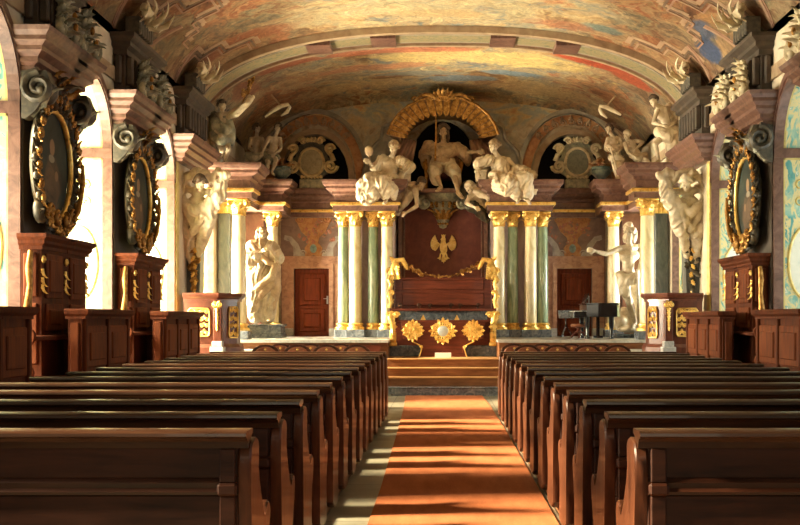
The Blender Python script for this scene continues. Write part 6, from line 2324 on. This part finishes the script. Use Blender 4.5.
    d = dict(head=(257, 129, -.1), chest=(257, 143), waist=(256, 150), pelvis=(255, 157), ls=(251, 139), rs=(262, 139, -.05), le=(249, 148, -.1), lw=(254, 151, -.25), re=(263, 148, -.15), rw=(270, 151, -.28),
             lh=(252, 158), rh=(258, 158), lk=(247, 160, -.25), rk=(258, 163, -.28), la=(243, 172, -.2), ra=(256, 174, -.3), lt=(241, 175, -.3), rt=(255, 177, -.42))
    cl = lambda J, s: Pc(Y, [(248, 156, -.1), (255, 159, -.12), (261, 156, -.05)], [.1, .12, .08])
    fig('seated_child', 'shadowed child seated on the sunlit inner cornice, the one nearer the wall', Y + .2, d, .8, (.6, -.7, -.2), 'statue', (at(255, 0, Y).x, Y, zt), [('drapery', cl, 'stucco_grey', .012, (1, 0, 0), 12)],
        dict(n=50, r=.04, seed=22), child=True, vox=.0105, hairmat='hair_d')
    d = dict(head=(278, 128, -.1), chest=(275, 142), waist=(273, 149), pelvis=(271, 156), ls=(269, 138, -.05), rs=(280, 139, 0), le=(265, 146, -.15), lw=(262, 153, -.28), re=(281, 149, -.1), rw=(275, 154, -.25),
             lh=(268, 158), rh=(274, 158), lk=(268, 163, -.28), rk=(276, 160, -.25), la=(266, 175, -.3), ra=(272, 172, -.2), lt=(264, 178, -.42), rt=(274, 175, -.32))
    cl = lambda J, s: Pc(Y, [(266, 157, -.1), (271, 160, -.12), (277, 157, -.05)], [.09, .11, .08])
    fig('seated_child', 'child seated beside the urn on the sunlit inner cornice, face turned to the light', Y, d, .8, (-.3, -.9, .1), 'statue', (at(271, 0, Y).x, Y, zt), [('drapery', cl, 'stucco_grey', .012, (1, 0, 0), 12)],
        dict(n=50, r=.04, seed=32), child=True, vox=.0105, hairmat='hair_d')
    for s, mt, side in ((-1, 'stucco_cream', 'sunlit'), (1, 'statue_w', 'shaded')):
        pts = [(265, 117), (272, 111), (281, 106), (288, 104.5), (290, 107), (287, 112), (281, 116)] if s < 0 else [(621, 115), (614, 111), (606, 107), (600, 106), (599.5, 109), (602, 114), (607, 118)]
        r = thing('ribbon_scroll', 'curling pale stucco ribbon on the wall above the children, %s side' % side, 'ornament', at(pts[2][0], pts[2][1], 24.6))
        MB().tube([at(a, b, 24.6 + .03 * i) for i, (a, b) in enumerate(pts)], [.02, .045, .05, .04, .035, .045, .015], 8, flat=.5).build('ribbon', mt, r)
        MB().tube([at(pts[2][0], pts[2][1], 24.66), at(pts[2][0], pts[2][1], 24.66) + V((s * .22, 0, .26))], .025, 6).build('fixing', 'statue_d', r)

    # ---- enthroned ruler in the niche
    Y = 26.15
    zt = at(0, 190, Y).z + .006
    d = dict(head=(443, 132, -.1), chest=(443, 151), waist=(443, 160), pelvis=(443, 167, .1), ls=(432, 146), rs=(455, 146), le=(423, 153, -.1), lw=(433, 153, -.36), re=(467, 153, -.12), rw=(477, 151.5, -.22),
             lh=(438, 168, .05), rh=(449, 168, .05), lk=(435, 172, -.42), rk=(454, 171, -.42), la=(441, 187, -.5), ra=(458, 192, -.56), lt=(437, 191, -.72), rt=(462, 198, -.78))
    def cape(J, s):
        return Pc(Y, [(429, 146, 0), (436, 151, -.2), (446, 153, -.24), (457, 149, -.1)], [0.138, 0.125, 0.125, 0.125]) + Pc(Y, [(429, 147, .0), (425, 155, .0), (427, 166, .05)], [0.138, 0.150, 0.100]) + Pc(Y, [(457, 148, .0), (466, 155, -.05), (468, 163, .05)], [0.138, 0.138, 0.062]) + Pc(Y, [(431, 150, -.15), (437, 158, -.24), (448, 160, -.24)], [0.075, 0.088, 0.062])
    def hose(J, s):
        return Pc(Y, [(436, 168, -.05), (434, 172, -.4), (436, 181, -.36)], [0.176, 0.165, 0.110]) + Pc(Y, [(450, 168, -.05), (454, 171, -.4), (457, 181, -.38)], [0.176, 0.154, 0.099]) + Pc(Y, [(437, 163, -.1), (449, 163, -.1)], .16)
    r = fig('enthroned_statue', 'bewigged ruler seated in the dark niche with sceptre, arm stretched out', Y, d, 1.3, (.05, -1, -.12), 'statue_d', (0, Y, zt),
            [('mantle', cape, 'statue_d', .03, (.3, 0, 1), 8), ('breeches', hose, 'statue', .018, (0, .5, 1), 8)], dict(n=80, r=.05, long=True, seed=41), hairmat='hair_d')
    g = MB()
    g.tube([at(435, 161, Y - .48), at(436, 139, Y - .46), at(436, 117, Y - .4)], [.022, .022, .016], 8)
    g.ell(at(436, 116, Y - .4), .035, sub=2)
    g.build('sceptre', 'gold_dark', r)
    # armchair behind him
    r2 = r
    for px in (426, 460):
        m = MB()
        x = at(px, 0, Y).x
        m.tube([(x, Y - .1, zt), (x * .97, Y - .1, zt + .35), (x * 1.05, Y - .15, zt + .62), (x, Y + .5, zt + .66)], [.05, .04, .06, .04], 8)
        m.scroll((x, Y - .16, zt + .64), .07, (0, -1, 0), (0, 0, 1), 1.2, .03)
        m.build('chair_arm', 'gold_dark', r2, smooth=60)
    MB().box(-.42, .42, Y - .08, Y + .62, zt + .28, zt + .4, .03).build('seat_cushion', 'redpanel', r2, smooth=0)
    MB().box(-.4, .4, Y + .56, Y + .66, zt + .4, zt + 1.25, .03).build('chair_back', 'curtain', r2, smooth=0)

    # ---- seated allegories on the throne columns' cornice
    Y = 25.3
    zt = 4.753
    d = dict(head=(394, 148, -.15), chest=(391, 164), waist=(389, 172), pelvis=(389, 180, .15), ls=(382, 159), rs=(400, 160), le=(376, 168, -.1), lw=(370, 163, -.25), re=(409, 167, -.05), rw=(404, 174, -.25),
             lh=(385, 181, .1), rh=(393, 181, .1), lk=(371, 181, -.42), rk=(383, 184, -.45), la=(367, 199, -.45), ra=(386, 200, -.4), lt=(362, 203, -.62), rt=(384, 204, -.6))
    def gown(J, s):
        p = Pc(Y, [(389, 166, 0), (388, 175, 0), (389, 183, .05)], [0.201, 0.201, 0.236]) + Pc(Y, [(386, 182, .05), (371, 181, -.4), (367, 198, -.42)], [0.236, 0.201, 0.153]) + Pc(Y, [(392, 182, .05), (382, 184, -.45), (385, 194, -.42)], [0.236, 0.201, 0.118])
        p += Pc(Y, [(376, 180, -.3), (364, 186, -.4), (361, 196, -.42)], [0.153, 0.165, 0.106]) + Pc(Y, [(372, 183, -.45), (374, 195, -.5), (370, 200, -.48)], [0.130, 0.130, 0.083]) + Pc(Y, [(383, 184, -.5), (392, 190, -.42), (394, 197, -.38)], [0.130, 0.130, 0.059])
        p += Pc(Y, [(382, 160, -.05), (376, 168, -.1)], [0.118, 0.118]) + Pc(Y, [(400, 161, -.05), (409, 168, -.05)], [0.118, 0.142])
        return p
    r = fig('seated_allegory', 'cream robed woman with round mirror seated on the cornice at the ruler\'s sunlit side', Y, d, 1.16, (-.45, -.85, -.3), 'statue_w', (at(389, 0, Y).x, Y, zt), [('gown', gown, 'statue_w', .036, (.3, .3, .9), 10)],
            dict(n=56, r=.036, seed=51), female=True, hairmat='statue_d')
    m = MB().ell(at(369, 151, Y - .3), (.1, .035, .12), sub=3)
    m.tube([at(369, 155, Y - .3), at(370, 166, Y - .28)], .022, 8)
    m.build('hand_mirror', 'statue_d', r)
    d = dict(head=(494, 147, -.2), chest=(500, 164), waist=(502, 172), pelvis=(504, 179, .15), ls=(489, 158, -.1), rs=(508, 160, .05), le=(479, 163, -.1), lw=(478, 172, -.25), re=(517, 169, 0), rw=(509, 176, -.25),
             lh=(500, 181, .1), rh=(508, 181, .1), lk=(508, 184, -.45), rk=(524, 180, -.4), la=(518, 199, -.45), ra=(527, 198, -.4), lt=(517, 203, -.62), rt=(530, 204, -.58))
    def gown2(J, s):
        p = Pc(Y, [(500, 166, 0), (502, 175, 0), (504, 182, .05)], [0.201, 0.201, 0.236]) + Pc(Y, [(502, 182, .05), (509, 184, -.42), (517, 195, -.42)], [0.224, 0.201, 0.118]) + Pc(Y, [(508, 181, .05), (524, 180, -.38), (527, 194, -.38)], [0.236, 0.201, 0.142])
        p += Pc(Y, [(494, 176, -.2), (498, 186, -.35), (507, 191, -.48), (517, 183, -.45)], [0.118, 0.142, 0.118, 0.106]) + Pc(Y, [(518, 170, 0), (530, 177, -.1), (533, 190, -.2)], [0.142, 0.165, 0.106]) + Pc(Y, [(489, 160, -.1), (479, 164, -.1)], [0.118, 0.130])
        return p
    fig('seated_allegory', 'cream robed woman leaning on a block on the cornice at the ruler\'s shaded side', Y, d, 1.16, (-.75, -.6, -.1), 'statue_w', (at(504, 0, Y).x, Y, zt), [('gown', gown2, 'statue_w', .036, (.4, .3, .8), 10)],
        dict(n=56, r=.036, seed=61), female=True, hairmat='statue_d')
    for px, side in ((405, 'sunlit'), (481, 'shaded')):
        x = at(px, 0, Y).x
        r = thing('stone_block', 'pale stone block under the elbow of the seated woman, %s side' % side, 'block', (x, Y + .02, zt))
        h = at(0, 172, Y).z - zt
        MB().box(x - .13, x + .13, Y - .12, Y + .2, zt + .001, zt + h, .02).build('shaft', 'statue', r, smooth=0)
        MB().box(x - .15, x + .15, Y - .14, Y + .22, zt + h, zt + h + .05, .015).build('cap', 'statue_w', r, smooth=0)

    # ---- cowering figures tumbling below the cornice
    Y = 25.68
    d = dict(head=(421, 184, -.25), chest=(412, 190, -.1), waist=(407, 195), pelvis=(404, 201, .1), ls=(414, 184, -.2), rs=(416, 195, -.25), le=(405, 184, -.35), lw=(399, 191, -.4), re=(417, 206, -.35), rw=(407, 212, -.4))
    rob = lambda J, s: Pc(Y, [(406, 190, -.05), (400, 200, 0), (397, 212, .05)], [.14, .16, .08]) + Pc(Y, [(414, 188, -.15), (408, 198, -.18), (401, 208, -.12)], [.09, .1, .07])
    fig('cowering_figure', 'brown crouching figure with dangling arm below the sunlit cornice corner', Y, d, 1.12, (.6, -.7, -.4), 'statue_d', (at(404, 0, Y).x, Y, at(0, 212, Y).z), [('drapery', rob, 'statue', .022, (.4, 0, .9), 8)],
        dict(n=56, r=.036, seed=71), hairmat='hair_d')
    Y = 25.78
    d = dict(head=(470, 188, -.25), chest=(476, 194, -.1), waist=(479, 199), pelvis=(481, 205, .1), ls=(470, 197, -.2), rs=(483, 190, -.15), le=(466, 203, -.3), lw=(474, 207, -.4), re=(488, 200, -.3), rw=(491, 212, -.35))
    rob = lambda J, s: Pc(Y, [(466, 186, .05), (464, 196, 0), (470, 208, .02)], [.12, .14, .1]) + Pc(Y, [(472, 204, 0), (480, 212, .05), (487, 220, .1)], [.14, .14, .07])
    r = fig('cowering_figure', 'pale crouching figure in dark cloth reaching down below the shaded cornice corner', Y, d, 1.12, (-.5, -.7, -.5), 'statue_w', (at(481, 0, Y).x, Y, at(0, 214, Y).z), [('drapery', rob, 'bronze', .022, (.4, 0, .9), 8)],
            dict(n=56, r=.036, seed=81), hairmat='statue')
    sculpt(Pc(Y, [(474, 190, -.2), (483, 194, -.25), (489, 198, -.28)], [.09, .11, .06]), 'shoulder_cloth', 'statue_w', r, .014, 2, .02, 9, (1, 0, -.4))


# ------------------------------------------------------------------ light, sky, camera
def extra_materials():
    M = MAT
    M['bandpaint'] = m_noise('arch_painted_foliage_band', [(.1, .12, .07), (.2, .18, .09), (.29, .21, .1), (.15, .17, .1)], 5, .65, dist=2)
    M['fresco_tan'] = m_noise('vault_painted_tan', [(.22, .13, .07), (.34, .21, .12), (.42, .28, .16)], 3, .7)
    M['fresco_brown'] = m_noise('vault_painted_brown', [(.09, .05, .03), (.15, .09, .05), (.2, .12, .07)], 3, .7)
    M['fresco_rose'] = m_noise('vault_painted_rose', [(.22, .11, .065), (.32, .18, .11), (.38, .25, .15)], 3, .7)
    M['tread'] = m_wood('lit_tread_wood', (.28, .14, .05), (.5, .29, .12), .4, 'x')  # lighter than the riser wood: light on the treads put into the colour
    M['pulpitwood'] = m_noise('pulpit_red_brown_paint', [(.06, .016, .009), (.13, .036, .018), (.18, .06, .032)], 4, .35, (1, 1, .4), bump=.03, dist=1, coat=.2)
    M['stucco_gold'] = m_noise('warm_gold_stucco', [(.32, .22, .1), (.54, .39, .18), (.66, .5, .26)], 8, .45, bump=.3)
    M['canopycloth'] = m_noise('canopy_cloth', [(.1, .05, .018), (.21, .105, .038), (.28, .15, .055)], 7, .6, bump=.1)


def outer_shell():  # unseen boxes added behind the end wall to stop daylight leaking in
    m = MB()
    m.box(-6.4, 6.4, 28.4, 28.6, 0, 7.8)
    m.box(-6.4, -6.05, Y1 - .3, 28.6, 0, 7.8)
    m.box(6.05, 6.4, Y1 - .3, 28.6, 0, 7.8)
    m.box(-6.4, 6.4, Y1 + .05, 28.6, 7.4, 7.6)
    m.box(-6.4, 6.4, Y1 + .1, 28.6, -.15, 0)
    m.build('wall_outer', 'dark', kind='structure', smooth=0)


def lights():
    w = bpy.data.worlds.new('daylight')
    SC.world = w
    w.use_nodes = True
    bg = w.node_tree.nodes['Background']
    bg.inputs[0].default_value = (.86, .93, 1, 1)
    bg.inputs[1].default_value = 1.4
    sun = bpy.data.lights.new('sun', 'SUN')
    sun.energy = SUN
    sun.color = (1, .80, .52)
    sun.angle = math.radians(9)
    o = bpy.data.objects.new('sun', sun)
    C.objects.link(o)
    d = V((1, SUNY, -math.tan(math.radians(SUNEL)))).normalized()
    o.rotation_euler = d.to_track_quat('-Z', 'Y').to_euler()
    for s in (-1, 1):
        for yc, hw in ARCHES:
            L = bpy.data.lights.new('window_daylight', 'AREA')
            L.shape = 'RECTANGLE'
            L.size, L.size_y = hw * 2, 3.1
            L.energy = (AREA_L if s < 0 else AREA_R) * hw * (.1 if yc < 9 else .35 if yc < 12 else 1.0 if yc < 16 else 1.4 if yc < 20 else 2.5 if yc < 24 else (11.0 if s < 0 else 34.0))  # last opening's lamps are added and raised to brighten the end bay
            L.color = (1, .87, .64) if s < 0 else (.93, .96, .88)
            o = bpy.data.objects.new('window_daylight', L)
            C.objects.link(o)
            o.location = (s * 6.35, yc, 2.5)
            o.rotation_euler = V((-s, 0, -.1 if yc < 14 else .55)).to_track_quat('-Z', 'Z').to_euler()
    # added fill lamps before the solid rear wall, behind the camera
    for x in (-2.6, 2.6):
        L = bpy.data.lights.new('rear_fill_light', 'AREA')
        L.shape = 'RECTANGLE'
        L.size, L.size_y = 2.2, 3.6
        L.energy = AREA_B
        L.color = (1, .86, .62)
        o = bpy.data.objects.new('rear_fill_light', L)
        C.objects.link(o)
        o.location = (x, Y0 + .1, 3.6)
        o.rotation_euler = V((0, 1, 0)).to_track_quat('-Z', 'Z').to_euler()


def camera():
    cam = bpy.data.cameras.new('camera')
    cam.sensor_fit = 'HORIZONTAL'
    cam.sensor_width = 36
    cam.lens = 36 * F / 800
    cam.shift_x = -(CX - 400) / 800
    cam.shift_y = (HY - 262.5) / 800
    cam.clip_end = 200
    o = bpy.data.objects.new('camera', cam)
    C.objects.link(o)
    o.location = (0, 0, EYE)
    o.rotation_euler = (PI / 2, 0, 0)
    SC.camera = o
    v = SC.view_settings
    v.view_transform = 'Standard'
    v.look = 'None'
    v.gamma = 1
    v.use_curve_mapping = False
    v.exposure = EXPOSURE
    SC.cycles.max_bounces = 8
    SC.cycles.diffuse_bounces = 5
    SC.cycles.transparent_max_bounces = 12
    SC.cycles.sample_clamp_indirect = 6


SUN, SUNY, SUNEL = 44.0, .08, 29.0
AREA_L, AREA_R, AREA_B = 1500, 90, 80
EXPOSURE = 0.0

build_materials()
extra_materials()
shell()
outer_shell()
endwall()
entablature()
columns()
piers()
pews()
chairs()
stalls()
pulpits()
throne()
eagle()
centre()
shields()
piano()
statues()
lights()
camera()
